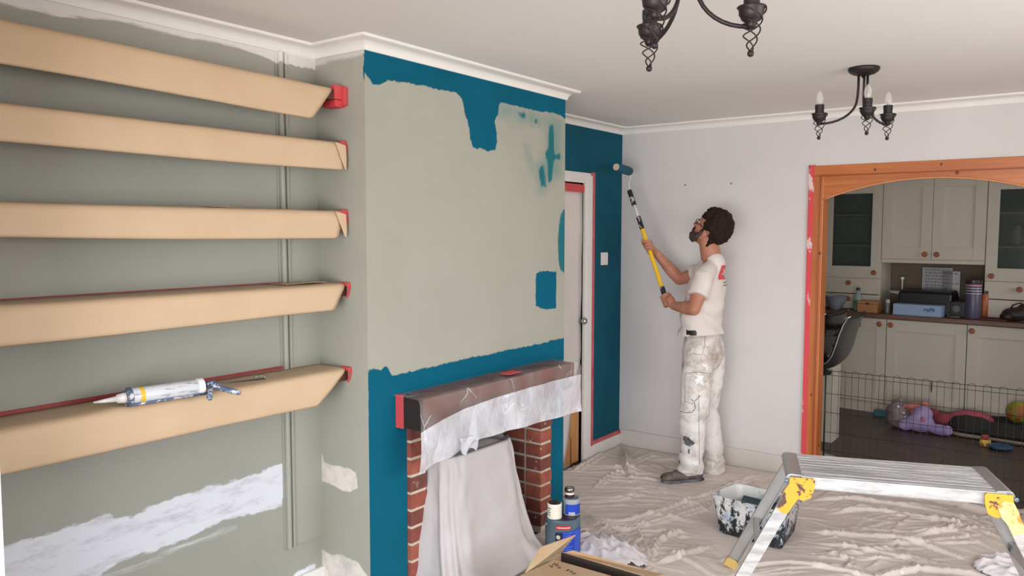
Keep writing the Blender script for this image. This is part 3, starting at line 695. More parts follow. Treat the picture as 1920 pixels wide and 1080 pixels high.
MB().tube(w, .0035, 8).build('roller_frame', M_['white'], pl, smooth=True)
# ================================================================== dust sheets on the floor
def vnoise(x, y, seed):
    """smooth value-gradient noise on numpy arrays, about -1..1"""
    r = np.random.RandomState(seed); G = r.rand(64, 64) * 2 * PI
    xi = np.floor(x).astype(int); yi = np.floor(y).astype(int); fx = x - xi; fy = y - yi
    def g(i, j):
        a = G[(xi + i) % 64, (yi + j) % 64]; return np.cos(a) * (fx - i) + np.sin(a) * (fy - j)
    u = fx ** 3 * (fx * (fx * 6 - 15) + 10); v = fy ** 3 * (fy * (fy * 6 - 15) + 10)
    return 1.5 * ((g(0, 0) * (1 - u) + g(1, 0) * u) * (1 - v) + (g(0, 1) * (1 - u) + g(1, 1) * u) * v)
def ridge(x, y, seed, sharp=5):
    return np.clip(1 - np.abs(vnoise(x, y, seed)) * 1.6, 0, 1) ** sharp
def fold(X, Y, pts, amp, w, H, double=True):
    """a soft crease along a polyline of floor points"""
    P = np.array([(p.x, p.y) for p in pts]); 
    if len(P) > 2:   # round the corners
        t = np.linspace(0, len(P) - 1, len(P) * 5); P = np.stack([np.interp(t, range(len(P)), P[:, 0]), np.interp(t, range(len(P)), P[:, 1])], 1)
        for _ in range(4): P[1:-1] = (P[:-2] + 2 * P[1:-1] + P[2:]) / 4
    D = np.full(X.shape, 9.); Tt = np.zeros(X.shape); n = len(P) - 1; SG = np.zeros(X.shape)
    for i in range(n):
        a, b = P[i], P[i + 1]; e = b - a; L = e @ e + 1e-12
        t = np.clip(((X - a[0]) * e[0] + (Y - a[1]) * e[1]) / L, 0, 1); dx = X - a[0] - t * e[0]; dy = Y - a[1] - t * e[1]; d = np.hypot(dx, dy)
        m = d < D; D = np.where(m, d, D); Tt = np.where(m, (i + t) / n, Tt); SG = np.where(m, np.sign(e[0] * dy - e[1] * dx), SG)
    s = D * SG; end = np.clip(np.sin(PI * np.clip(Tt, .0, 1)) * 1.6 + .12, 0, 1)
    prof = np.exp(-np.abs(s / w) ** 1.25 * 1.2)
    if double: prof = prof + .55 * np.exp(-np.abs((s - 2.4 * w) / (w * .8)) ** 1.25) - .25 * np.exp(-((s + 1.7 * w) / w) ** 2)
    H += amp * end * prof
fl = lambda u, v: at(u, v, 'z', .02)
def sheet(x0, x1, y0, y1, step, seed, folds, base=.006, mask=None, warp=1.0, med=1.0, zoff=None):
    nx, ny = int((x1 - x0) / step) + 1, int((y1 - y0) / step) + 1
    X, Y = np.meshgrid(np.linspace(x0, x1, nx), np.linspace(y0, y1, ny))
    wx = X + .16 * vnoise(X * 1.7, Y * 1.7, seed) + .008 * vnoise(X * 5, Y * 5, seed + 1); wy = Y + .16 * vnoise(X * 1.7 + 9, Y * 1.7, seed + 2) + .008 * vnoise(X * 5, Y * 5 + 5, seed + 3)
    H = np.zeros_like(X) + base
    a = .45 + .5 * vnoise(X * .6, Y * .6, seed + 9)   # fold direction drifts across the sheet
    U = wx * np.cos(a) + wy * np.sin(a); V_ = -wx * np.sin(a) + wy * np.cos(a)
    act = np.clip(.45 + 1.3 * vnoise(X * 1.2, Y * 1.2, seed + 5), .10, 1.1)
    sx_ = X + .05 * vnoise(X * 1.3, Y * 1.3, seed + 20); sy_ = Y + .07 * vnoise(X * 1.1 + 4, Y * 1.4, seed + 21)
    U = sx_ * np.cos(a) + sy_ * np.sin(a); V_ = -sx_ * np.sin(a) + sy_ * np.cos(a)
    H += 1.3 * med * act * (.013 * ridge(U * .8, V_ * 3.6, seed + 11, 16) + .009 * ridge(U * 1.3, V_ * 6.5, seed + 12, 14) + .006 * ridge(U * 2.0, V_ * 11, seed + 13, 10) + .012 * (vnoise(U * 1.6, V_ * 3, seed + 14) + .5) + .0025 * ridge(U * 5, V_ * 24, seed + 15, 5))
    for pts, amp, w in folds: fold(X + (wx - X) * .18, Y + (wy - Y) * .18, pts, amp, w, H)
    if zoff is not None: H = zoff(X, Y, H)
    H = np.clip(H, .0015, None)
    v = np.stack([X, Y, H], -1).reshape(-1, 3)
    idx = np.arange(nx * ny).reshape(ny, nx); f = np.stack([idx[:-1, :-1], idx[:-1, 1:], idx[1:, 1:], idx[1:, :-1]], -1).reshape(-1, 4)
    if mask is not None:
        k = mask(X, Y).reshape(-1); f = f[k[f].all(1)]
        used = np.unique(f); remap = np.full(len(v), -1); remap[used] = np.arange(len(used)); v = v[used]; f = remap[f]
    me = bpy.data.meshes.new('dust_sheet'); me.vertices.add(len(v)); me.vertices.foreach_set('co', v.astype(np.float32).ravel())
    me.loops.add(f.size); me.loops.foreach_set('vertex_index', f.astype(np.int32).ravel()); me.polygons.add(len(f))
    me.polygons.foreach_set('loop_start', np.arange(0, f.size, 4, dtype=np.int32)); me.polygons.foreach_set('use_smooth', np.ones(len(f), bool)); me.update(calc_edges=True)
    return me
def link(me, name, m, solid=0):
    me.materials.append(m); o = bpy.data.objects.new(name, me); COL.objects.link(o)
    if solid: q = o.modifiers.new('thick', 'SOLIDIFY'); q.thickness = solid; q.offset = 1
    return o
m, nt, bs = newmat('stained_dust_sheet'); bs.inputs['Roughness'].default_value = .92
c1 = mix(nt, ramp(nt, noise_node(nt, 1.3, 5).outputs[0], .35, .65), rgb(226, 215, 207), rgb(212, 199, 190))
c1 = mix(nt, ramp(nt, noise_node(nt, 26, 3, .5).outputs[0], .69, .72), c1, rgb(232, 228, 226))
c1 = mix(nt, ramp(nt, noise_node(nt, 5, 6, .7).outputs[0], .62, .70), c1, rgb(196, 182, 171))
nt.links.new(c1, bs.inputs['Base Color']); bump(nt, bs, noise_node(nt, 90, 4).outputs[0], .35, .003)
M_['sheet'] = m
F_ = [([(1450, 886), (1380, 905), (1330, 930), (1270, 950), (1225, 965), (1160, 985), (1110, 975), (1085, 955)], .040, .022),
      ([(1420, 905), (1340, 945), (1260, 968), (1170, 992), (1120, 995)], .030, .016),
      ([(1165, 832), (1172, 850), (1178, 880), (1190, 900)], .036, .022), ([(1160, 828), (1130, 835), (1160, 838)], .05, .03),
      ([(1150, 835), (1110, 860), (1070, 885)], .030, .025), ([(1230, 845), (1200, 860), (1150, 880)], .024, .02),
      ([(1200, 870), (1150, 890), (1110, 915)], .026, .02), ([(1220, 925), (1150, 935), (1095, 930)], .022, .02),
      ([(1215, 1055), (1170, 1010), (1130, 990), (1095, 970)], .036, .018), ([(1215, 1055), (1160, 1030), (1100, 1010)], .030, .018),
      ([(1220, 1055), (1230, 1015), (1255, 1000), (1290, 990)], .030, .016), ([(1222, 1055), (1280, 1035), (1340, 1015)], .026, .018),
      ([(1215, 1058), (1195, 1080), (1180, 1100)], .034, .016), ([(1222, 1052), (1200, 1010), (1190, 985)], .03, .014),
      ([(1490, 990), (1580, 1000), (1700, 1010), (1820, 1050)], .026, .02), ([(1500, 1010), (1620, 1030), (1760, 1060)], .022, .02),
      ([(1560, 960), (1620, 950), (1720, 965), (1800, 985)], .026, .022), ([(1520, 935), (1600, 930), (1740, 950), (1860, 985)], .022, .02),
      ([(1700, 1005), (1780, 995), (1800, 985), (1795, 978)], .030, .018), ([(1560, 1035), (1600, 1050), (1590, 1066)], .028, .018),
      ([(1500, 905), (1600, 915), (1760, 935), (1875, 965), (1930, 985)], .030, .03), ([(1640, 1080), (1720, 1065), (1850, 1075)], .028, .02),
      ([(1380, 1060), (1480, 1050), (1600, 1070), (1680, 1090)], .022, .02), ([(1250, 1030), (1300, 1050), (1350, 1085)], .02, .018)]
folds = [([fl(*p) for p in q], a * .85, w * .62) for q, a, w in F_]
rd = random.Random(11)
for i in range(150):
    x, y = rd.uniform(-2.7, .2), rd.uniform(3.1, 5.0); a = rd.gauss(.35, .55); L = rd.uniform(.25, .9); c_ = rd.uniform(-.3, .3)
    pts = [Vector((x + math.cos(a + c_ * t) * L * t, y + math.sin(a + c_ * t) * L * t, 0)) for t in (-.5, -.2, .1, .5)]
    folds.append((pts, rd.uniform(.004, .011), rd.uniform(.006, .011)))
def flat_under(X, Y, H):
    for cx, cy, r in ((-1.38, 4.0, .30), (-2.03, 4.55, .12), (-1.95, 4.91, .10)):
        w = np.clip(1 - (np.hypot(X - cx, Y - cy) - r) / .12, 0, 1); H = H * (1 - w) + (.012 + (H - .012) * .15) * w
    for cx, cy, r in ((-2.035, 3.158, .09), (-1.6, 2.7, .22)):
        w = np.clip(1 - (np.hypot(X - cx, Y - cy) - r) / .08, 0, 1); H = H * (1 - w) + .008 * w
    edge = np.clip((Y - 5.0) / .12, 0, 1) * (X < -1.47); H = H * (1 - .5 * edge) + edge * .012
    return H
def msk(X, Y):
    lim = 5.108 + np.where((X > -1.37) & (X < -.19), .12 + .06 * (X + 1.37) + .02 * np.sin(X * 9), 0) + .012 * np.sin(X * 7)
    lim = np.where(X < -1.42, np.minimum(lim, 5.11), lim)
    left = np.where((Y > YS - .03) & (Y < YE + .01), XC + .012, np.where(Y >= YE + .01, XT + .02, XA + .02))
    return (Y < lim) & (X > left)
me = sheet(-2.80, .95, 2.1, 5.34, .0085, 3, folds, mask=msk, zoff=flat_under)
tag(link(me, 'dust_sheet', M_['sheet'], .0015), 'big creased beige dust sheet with paint specks spread over the floor', 'dust sheet')

# whiter crumpled cloths
mw = plain('white_cotton_rag', rgb(226, 220, 222), .9, var=.06, vscale=6, bmp=.2, bscale=90)
def rag(cx, cy, sx, sy, rot, seed, label, zb=.02, hh=.05, step=.006):
    def mk(X, Y): return ((X / sx) ** 2 + (Y / sy) ** 2 * 1.0 + .25 * vnoise(X * 9, Y * 9, seed)) < 1
    nx = int(2.4 * sx / step); ny = int(2.4 * sy / step); X, Y = np.meshgrid(np.linspace(-1.2 * sx, 1.2 * sx, nx), np.linspace(-1.2 * sy, 1.2 * sy, ny))
    wx = X + .03 * vnoise(X * 8, Y * 8, seed + 2); wy = Y + .03 * vnoise(X * 8 + 3, Y * 8, seed + 4); R2 = np.clip(1 - (X / sx) ** 2 - (Y / sy) ** 2, 0, 1)
    H = zb + hh * (R2 ** .6) * (.35 + .5 * ridge(wx * 5, wy * 11, seed, 2) + .35 * ridge(wx * 12, wy * 17, seed + 1, 2)) + .004 * vnoise(X * 30, Y * 30, seed + 6)
    v = np.stack([X, Y, H], -1).reshape(-1, 3); idx = np.arange(nx * ny).reshape(ny, nx); f = np.stack([idx[:-1, :-1], idx[:-1, 1:], idx[1:, 1:], idx[1:, :-1]], -1).reshape(-1, 4)
    k = mk(X, Y).reshape(-1); f = f[k[f].all(1)]; used = np.unique(f); rm = np.full(len(v), -1); rm[used] = np.arange(len(used))
    b_ = MB(); b_.v = [tuple(p) for p in v[used]]; b_.f = [tuple(q) for q in rm[f]]
    o = b_.build('cotton_cloth', mw, None, smooth=True, solid=.002); o.location = (cx, cy, 0); o.rotation_euler = (0, 0, rot)
    return tag(o, label, 'cloth')
rag(-1.90, 3.30, .26, .16, -.15, 21, 'whiter crumpled cloth between the cardboard box and the paint tins', hh=.07)
rag(-.22, 4.30, .20, .17, .3, 31, 'white cloth bunched on the floor under the far end of the work platform', hh=.06)

# ================================================================== paint tins
mtin = plain('galvanised_tin', rgb(104, 126, 138), .35, metal=.3, var=.1, vscale=10)
mlid = plain('dark_tin_lid', rgb(70, 60, 62), .3, metal=.7, col2=rgb(110, 70, 74), vscale=20)
mchr = plain('polished_lid', rgb(150, 140, 136), .12, metal=1)
mblu = plain('blue_label_print', rgb(22, 52, 168), .35, col2=rgb(34, 78, 196), vscale=7)
mcream = plain('cream_label', rgb(228, 224, 208), .5)
mprint = plain('white_label_print', rgb(190, 205, 235), .5); mred = plain('red_label_print', rgb(206, 52, 56), .45); mdk = plain('dark_navy_print', rgb(24, 26, 48), .5)
def arc_patch(c, r, a0, a1, z0, z1, n=14, dz=0):
    return [[(c[0] + r * math.cos(a), c[1] + r * math.sin(a), z + dz * (a - a0)) for a in np.linspace(a0, a1, n)] for z in (z0, z1)]
CAMD = math.atan2(-3.158, 2.035)     # direction from the tins to the camera
def tin(name, label, cx, cy, z, r, h, lidm, bodym, lid_r=None):
    t = thing(name, label, 'paint tin', (cx, cy, z))
    MB().lathe([(r * .97, 0), (r, .002), (r, .006), (r * .985, .008), (r * .985, h - .012), (r, h - .010), (r, h - .002), (r * .96, h)], (0, 0, 0), 36).build('can', bodym, t, smooth='auto')
    MB().lathe([(0, h - .003), ((lid_r or r * .86), h - .003), ((lid_r or r * .86), h + .002), ((lid_r or r * .86) - .004, h + .003), (0, h + .0015)], (0, 0, 0), 32, caps=False).build('lid', lidm, t, smooth='auto')
    return t
TX, TY, TZ = -2.035, 3.158, .012
t = tin('paint_tin', 'large grey paint tin with a bright blue label beside the fireplace pier', TX, TY, TZ, .087, .205, mlid, mtin)
a0 = CAMD - .42
MB().grid(arc_patch((0, 0), .0872, a0, a0 + 1.9, .012, .150, 24, .008)).build('label', mblu, t, smooth=True)
MB().grid(arc_patch((0, 0), .0874, a0, a0 + .40, .010, .148, 8, .008)).build('label_band', mdk, t, smooth=True)
MB().grid(arc_patch((0, 0), .0874, a0 + .02, a0 + .86, .166, .184, 12)).build('red_badge', mred, t, smooth=True)
def bent(name, txt, size, r, a, z, m, par, dz=0):
    cu = bpy.data.curves.new(name, 'FONT'); cu.body = txt; cu.size = size; cu.align_x = 'CENTER'; cu.align_y = 'CENTER'
    o = bpy.data.objects.new(name, cu); COL.objects.link(o); dg = bpy.context.evaluated_depsgraph_get(); me = bpy.data.meshes.new_from_object(o.evaluated_get(dg)); bpy.data.objects.remove(o)
    me.materials.clear(); me.materials.append(m)
    for v in me.vertices:
        x, y = v.co.x, v.co.y; v.co = (r * math.cos(a + x / r), r * math.sin(a + x / r), z + y)
    q = bpy.data.objects.new(name, me); COL.objects.link(q); q.parent = par; return q
b_ = MB()
for q in np.linspace(-.028, .028, 9): b_.grid(arc_patch((0, 0), .0876, a0 + .44 + q * 12, a0 + .44 + q * 12 + .055, .172, .178, 3))
b_.build('badge_print', M_['white'], t)
for i, (z, gl) in enumerate(((.128, 'O'), (.100, 'S'), (.072, 'C'))):
    b_ = MB(); c = (.0876 * math.cos(a0 + .17), .0876 * math.sin(a0 + .17), z)
    b_.lathe([(.0, 0), (.0098, 0)], c, 16, (math.cos(a0 + .17), math.sin(a0 + .17), 0), caps=False); b_.build('pictogram', mcream, t)
    bent('pictogram_mark', gl, .013, .0879, a0 + .17, z, mdk, t)
b_ = MB()
for k in range(11):
    z = .145 - k * .0115; b_.grid(arc_patch((0, 0), .0875, a0 + .46, a0 + 1.0 - .1 * (k % 3), z, z + .003, 8, .008)); b_.grid(arc_patch((0, 0), .0875, a0 + 1.12, a0 + 1.6, z, z + .003, 8, .008))
b_.build('label_text_lines', plain('pale_blue_print', rgb(96, 140, 226), .5), t)
MB().ball((.087 * math.cos(a0 - .75), .087 * math.sin(a0 - .75), .175), .009, 10, 6).build('handle_ear', mtin, t, smooth=True)
t = tin('paint_tin', 'smaller pale paint tin with a blue label, standing on the large blue tin', TX + .020, TY + .045, TZ + .2085, .0425, .078, mtin, plain('pale_tin', rgb(178, 184, 184), .35, metal=.3))
a0 = CAMD - .75; MB().grid(arc_patch((0, 0), .0428, a0, a0 + 2.2, .006, .056, 20)).build('label', mblu, t, smooth=True)
MB().grid(arc_patch((0, 0), .0430, a0 + .45, a0 + 1.15, .004, .018, 8)).build('barcode_patch', M_['white'], t, smooth=True)
b_ = MB()
for k in range(9): b_.grid(arc_patch((0, 0), .0432, a0 + .5 + k * .068, a0 + .53 + k * .068, .006, .016, 2))
b_.build('barcode', mdk, t)
t = tin('paint_tin', 'tiny dark tin with a shiny lid and cream band, topmost of the stack', TX + .010, TY + .045, TZ + .2085 + .0815, .0225, .042, mchr, plain('dark_red_tin', rgb(70, 34, 38), .3, metal=.3), .0205)
MB().grid(arc_patch((0, 0), .0228, 0, 2 * PI, .014, .024, 28)).build('label', mcream, t, smooth=True)
MB().lathe([(.0235, .026), (.0245, .028), (.0245, .042), (.022, .0455), (.018, .044)], (0, 0, 0), 28).build('lid_rim', mchr, t, smooth='auto')
dv = Vector((math.cos(CAMD), math.sin(CAMD), 0)); sv = Vector((-dv.y, dv.x, 0))
pj = Vector((TX, TY, 0)) + dv * .035 - sv * .040
t = tin('paint_tin', 'small sample pot with cream label and brown lid, in front on the large tin', pj.x, pj.y, TZ + .2085, .0355, .072, mlid, mcream)
MB().grid(arc_patch((0, 0), .0357, CAMD - 1.9, CAMD - .5, .050, .0535, 12)).build('label_line', mdk, t, smooth=True)
b_ = MB()
for k in range(4): b_.grid(arc_patch((0, 0), .0357, CAMD - 1.1, CAMD - .55 - .12 * (k % 2), .018 + .007 * k, .0205 + .007 * k, 8))
b_.build('label_print', mdk, t)

# ================================================================== cardboard box
mcard = plain('corrugated_cardboard', rgb(178, 154, 126), .75, col2=rgb(170, 134, 92), vscale=6, bmp=.05)
mcard_shade = plain('box_inside_shade', rgb(62, 50, 44), .9)  # dark brown with the shade inside the box put into the colour
A = at(1008, 1060, 'z', .25); Bk = at(1052, 1034, 'z', .25); Ck = at(1150, 1084, 'z', .25)
t = thing('cardboard_box', 'open brown cardboard box with black handwriting on its flap', 'box', (A.x, A.y, .008))
ey = (Bk - A); ey.z = 0; LY = .30; ey = ey.normalized(); ex = Vector((ey.y, -ey.x, 0)); LX = .42
Mx = Matrix(((ex.x, ey.x, 0, 0), (ex.y, ey.y, 0, 0), (0, 0, 1, 0), (0, 0, 0, 1)))
def cb(name, m, fn): b_ = MB(); b_.M = Mx; fn(b_); return b_.build(name, m, t)
HB = .242; y0 = -.12; y1 = (Bk - A).length
cb('side_panel', mcard, lambda b: (b.box(0, y0, 0, .004, y1, HB),)); cb('side_panel', mcard, lambda b: b.box(LX - .004, y0, 0, LX, y1, HB))
cb('side_panel', mcard, lambda b: b.box(.004, y0, 0, LX - .004, y0 + .004, HB)); cb('side_panel', mcard, lambda b: b.box(.004, y1 - .004, 0, LX - .004, y1, HB)); cb('box_base', mcard_shade, lambda b: b.box(.004, y0 + .004, 0, LX - .004, y1 - .004, .004))
def flap(pts, name='flap', m=mcard):
    b_ = MB(); b_.M = Mx; b_.add(pts, [(0, 1, 2, 3)]); return b_.build(name, m, t, solid=.004)
iM = Mx.inverted()
def loc(u, v, z): p = at(u, v, 'z', z) - Vector((A.x, A.y, 0)); q = iM @ Vector((p.x, p.y, 0)); return Vector((q.x, q.y, z - .008))
cb('shade_lining', mcard_shade, lambda b: b.box(.0045, y1 - .0056, .004, LX - .0045, y1 - .0042, HB - .001)); cb('shade_lining', mcard_shade, lambda b: b.box(LX - .0056, y0 + .006, .004, LX - .0042, y1 - .006, HB - .001))  # dark sheets added on the inner faces to stand for shade
flap([(0.002, y0 + .03, HB), (.002, y1 + .0, HB), loc(1079, 1003, .325), loc(1014, 1026, .325)])            # upright left flap
flap([(.004, y0 + .002, HB + .001), (LX - .01, y0 + .002, HB + .001), (LX - .03, y1 - .075, HB - .002), (.028, y1 - .095, HB + .002)], 'lettered_flap')
flap([(.02, y1 - .001, HB), (LX - .004, y1 - .001, HB), (LX + .02, y1 + .085, HB - .015), (.05, y1 + .012, HB + .012)])
flap([(LX - .002, y1 - .01, HB), (LX - .002, y0 + .02, HB), (LX + .12, y0 + .03, HB - .02), (LX + .12, y1 + .05, HB - .03)])
mink = plain('black_marker_ink', rgb(24, 20, 18), .6)
def on_flap(x, y):   # point just above the lettered flap
    f = (y - y0 - .002) / (y1 - .055 - y0 - .002); return (x, y, HB + .0042)
b_ = MB(); b_.M = Mx
for st_ in ([(.052, .030), (.050, .058)], [(.066, .030), (.064, .058)], [(.050, .045), (.068, .044)], [(.074, .030), (.078, .044)], [(.044, .018), (.062, .020), (.058, .010)], [(.084, .022), (.090, .036), (.094, .022)],
            [(.125, .020), (.126, .034), (.134, .034)], [(.126, .027), (.132, .027)], [(.142, .020), (.148, .034), (.152, .020)], [(.160, .008), (.164, .024)], [(.160, .018), (.170, .018)]):
    if st_[0][0] > .1 and len(b_.v) and not getattr(b_, 'second', 0): b_.build('handwriting', mink, t); b_ = MB(); b_.M = Mx; b_.second = 1
    b_.tube([on_flap(x, y * .95) for x, y in st_], .0012, 5)
b_.build('handwriting', mink, t)

# ================================================================== paint scuttle
def skew_box(b, B4, T4):
    return b
msc, nt, bs = newmat('paint_caked_black_plastic'); bs.inputs['Roughness'].default_value = .5
w1 = ramp(nt, noise_node(nt, 13, 7, .72, stretch=(1, 1, .45)).outputs[0], .44, .50)
geo = N(nt, 'ShaderNodeTexCoord'); sep = N(nt, 'ShaderNodeSeparateXYZ'); nt.links.new(geo.outputs['Object'], sep.inputs[0])
hz = N(nt, 'ShaderNodeMapRange'); hz.inputs[1].default_value = .02; hz.inputs[2].default_value = .17; hz.inputs[3].default_value = .82; hz.inputs[4].default_value = 1.03; nt.links.new(sep.outputs[2], hz.inputs[0])
mm = N(nt, 'ShaderNodeMath', operation='MULTIPLY'); nt.links.new(noise_node(nt, 36, 8, .75, stretch=(1, 1, .7)).outputs[0], mm.inputs[0]); nt.links.new(hz.outputs[0], mm.inputs[1])
nt.links.new(mix(nt, ramp(nt, mm.outputs[0], .445, .475), rgb(24, 24, 28), mix(nt, ramp(nt, noise_node(nt, 8, 3).outputs[0], .45, .6), rgb(222, 220, 218), rgb(170, 182, 200))), bs.inputs['Base Color'])
bump(nt, bs, mm.outputs[0], .7, .006)
ms_in = plain('scuttle_inside_paint', rgb(226, 226, 222), .4, col2=rgb(140, 146, 156), vscale=5, a=.52, b=.6)
zr = .20
T4 = [at(1332, 927, 'z', zr), at(1473, 963, 'z', zr), at(1504, 936, 'z', zr), at(1382, 907, 'z', zr)]
B4 = [at(1346, 998, 'z', .012), at(1464, 1033, 'z', .012), at(1492, 992, 'z', .012), at(1385, 975, 'z', .012)]
C0 = sum(B4, Vector()) / 4
t = thing('paint_scuttle', 'black paint scuttle caked in white drips, holding teal paint', 'paint scuttle', C0)
def ringpts(Q, k, dz=0, n=6):
    """rounded quad scaled by k about its centre"""
    c = sum(Q, Vector()) / 4; out = []
    for i in range(4):
        a, b, d = Q[i - 1], Q[i], Q[(i + 1) % 4]; e0 = (a - b).normalized() * .035; e1 = (d - b).normalized() * .035
        for j in range(n):
            s = j / (n - 1); p = (b + e0).lerp(b, s).lerp(b.lerp(b + e1, s), s); out.append(c + (p - c) * k + Vector((0, 0, dz)) - C0)
    return out
def rings(R, close0=False, close1=False):
    b_ = MB(); n = len(R[0]); b_.add([p for r in R for p in r], [(i * n + k, i * n + (k + 1) % n, (i + 1) * n + (k + 1) % n, (i + 1) * n + k) for i in range(len(R) - 1) for k in range(n)] + ([tuple(range(n - 1, -1, -1))] if close0 else []) + ([tuple((len(R) - 1) * n + k for k in range(n))] if close1 else []))
    return b_
mid = lambda f: [B4[i].lerp(T4[i], f) for i in range(4)]
rings([ringpts(B4, .94), ringpts(mid(.03), 1), ringpts(mid(.9), 1), ringpts(mid(.93), 1.035), ringpts(T4, 1.05), ringpts(T4, 1.05, .004), ringpts(T4, 1.0, .005)], True).build('tub', msc, t, smooth='auto')
rings([ringpts(T4, 1.0, .005), ringpts(T4, .965, .002), ringpts(mid(.5), .93), ringpts(mid(.12), .90)], False, True).build('tub_lining', ms_in, t, smooth='auto')
# pool of teal paint on the sloped inside
pt_ = []
pool = [(1390, 937), (1396, 926), (1416, 922), (1450, 931), (1478, 942), (1482, 952), (1474, 966), (1440, 962), (1414, 954), (1394, 949)]
PQ = [at(u, v, 'z', .150) - C0 for u, v in pool]
b_ = MB(); b_.add([p for p in PQ] + [p - Vector((0, 0, .02)) for p in PQ], [tuple(range(10)), tuple(range(19, 9, -1))] + [(i, (i + 1) % 10, 10 + (i + 1) % 10, 10 + i) for i in range(10)])
b_.build('teal_paint', plain('wet_teal_paint', rgb(6, 48, 56), .45, spec=.25), t)

# ================================================================== aluminium work platform
mal, nt, bs = newmat('paint_smeared_aluminium'); bs.inputs['Roughness'].default_value = .42; bs.inputs['Metallic'].default_value = .45
nt.links.new(mix(nt, ramp(nt, noise_node(nt, 12, 5, .7, stretch=(.5, 3, 3)).outputs[0], .40, .60), rgb(172, 171, 171), rgb(208, 206, 205)), bs.inputs['Base Color']); bump(nt, bs, noise_node(nt, 60, 3).outputs[0], .12)
mtread = plain('ribbed_tread', rgb(158, 155, 155), .5, metal=.35, col2=rgb(214, 212, 212), vscale=22, stretch=(.12, 2.5, 1), a=.42, b=.62)
myel = plain('yellow_hinge_paint', rgb(226, 168, 50), .5, col2=rgb(92, 64, 56), vscale=24, a=.56, b=.60)
myel_l = plain('pale_yellow_hinge', rgb(232, 204, 140), .5, col2=rgb(200, 140, 50), vscale=24, a=.5, b=.62)
mgal = plain('bare_aluminium', rgb(176, 174, 172), .38, metal=.6, var=.1, vscale=12)
ZP = .585; lb, lf, rb, rf = at(1463, 849, 'z', ZP), at(1487, 892, 'z', ZP), at(1842, 878, 'z', ZP), at(1905, 925, 'z', ZP)
o0 = (lf + rf) / 2; ex = ((rf - lf) + (rb - lb)).normalized(); ey = Vector((-ex.y, ex.x, 0)); LEN = ((rf - lf).length + (rb - lb).length) / 2; WID = (((lb - lf) + (rb - rf)) / 2).dot(ey)
org = (lb + lf + rb + rf) / 4; org.z = 0
t = thing('work_platform', 'folding aluminium work platform with yellow hinges in the foreground', 'platform', org, math.atan2(ex.y, ex.x))
hx, hy = LEN / 2, WID / 2
b_ = MB(); b_.box(-hx + .03, -hy + .004, ZP - .028, hx - .03, hy - .004, ZP - .002); b_.build('tread_core', mgal, t)
nr = 16
for i in range(nr):
    y = -hy + .008 + (2 * hy - .016) * (i + .5) / nr
    MB().box(-hx + .035, y - .0068, ZP - .003, hx - .035, y + .0068, ZP + .0022 - .0006 * (i % 2)).build('tread_rib', mtread, t, bevel=.0012)
MB().box(-hx + .05, -hy - .006, ZP - .05, hx - .02, -hy + .004, ZP + .001).box(-hx + .05, -hy - .0, ZP - .052, hx - .02, -hy + .03, ZP - .046).build('front_rail', mal, t, bevel=.002)
MB().box(-hx + .03, hy - .004, ZP - .05, hx - .02, hy + .006, ZP + .001).build('rear_rail', mal, t, bevel=.002)
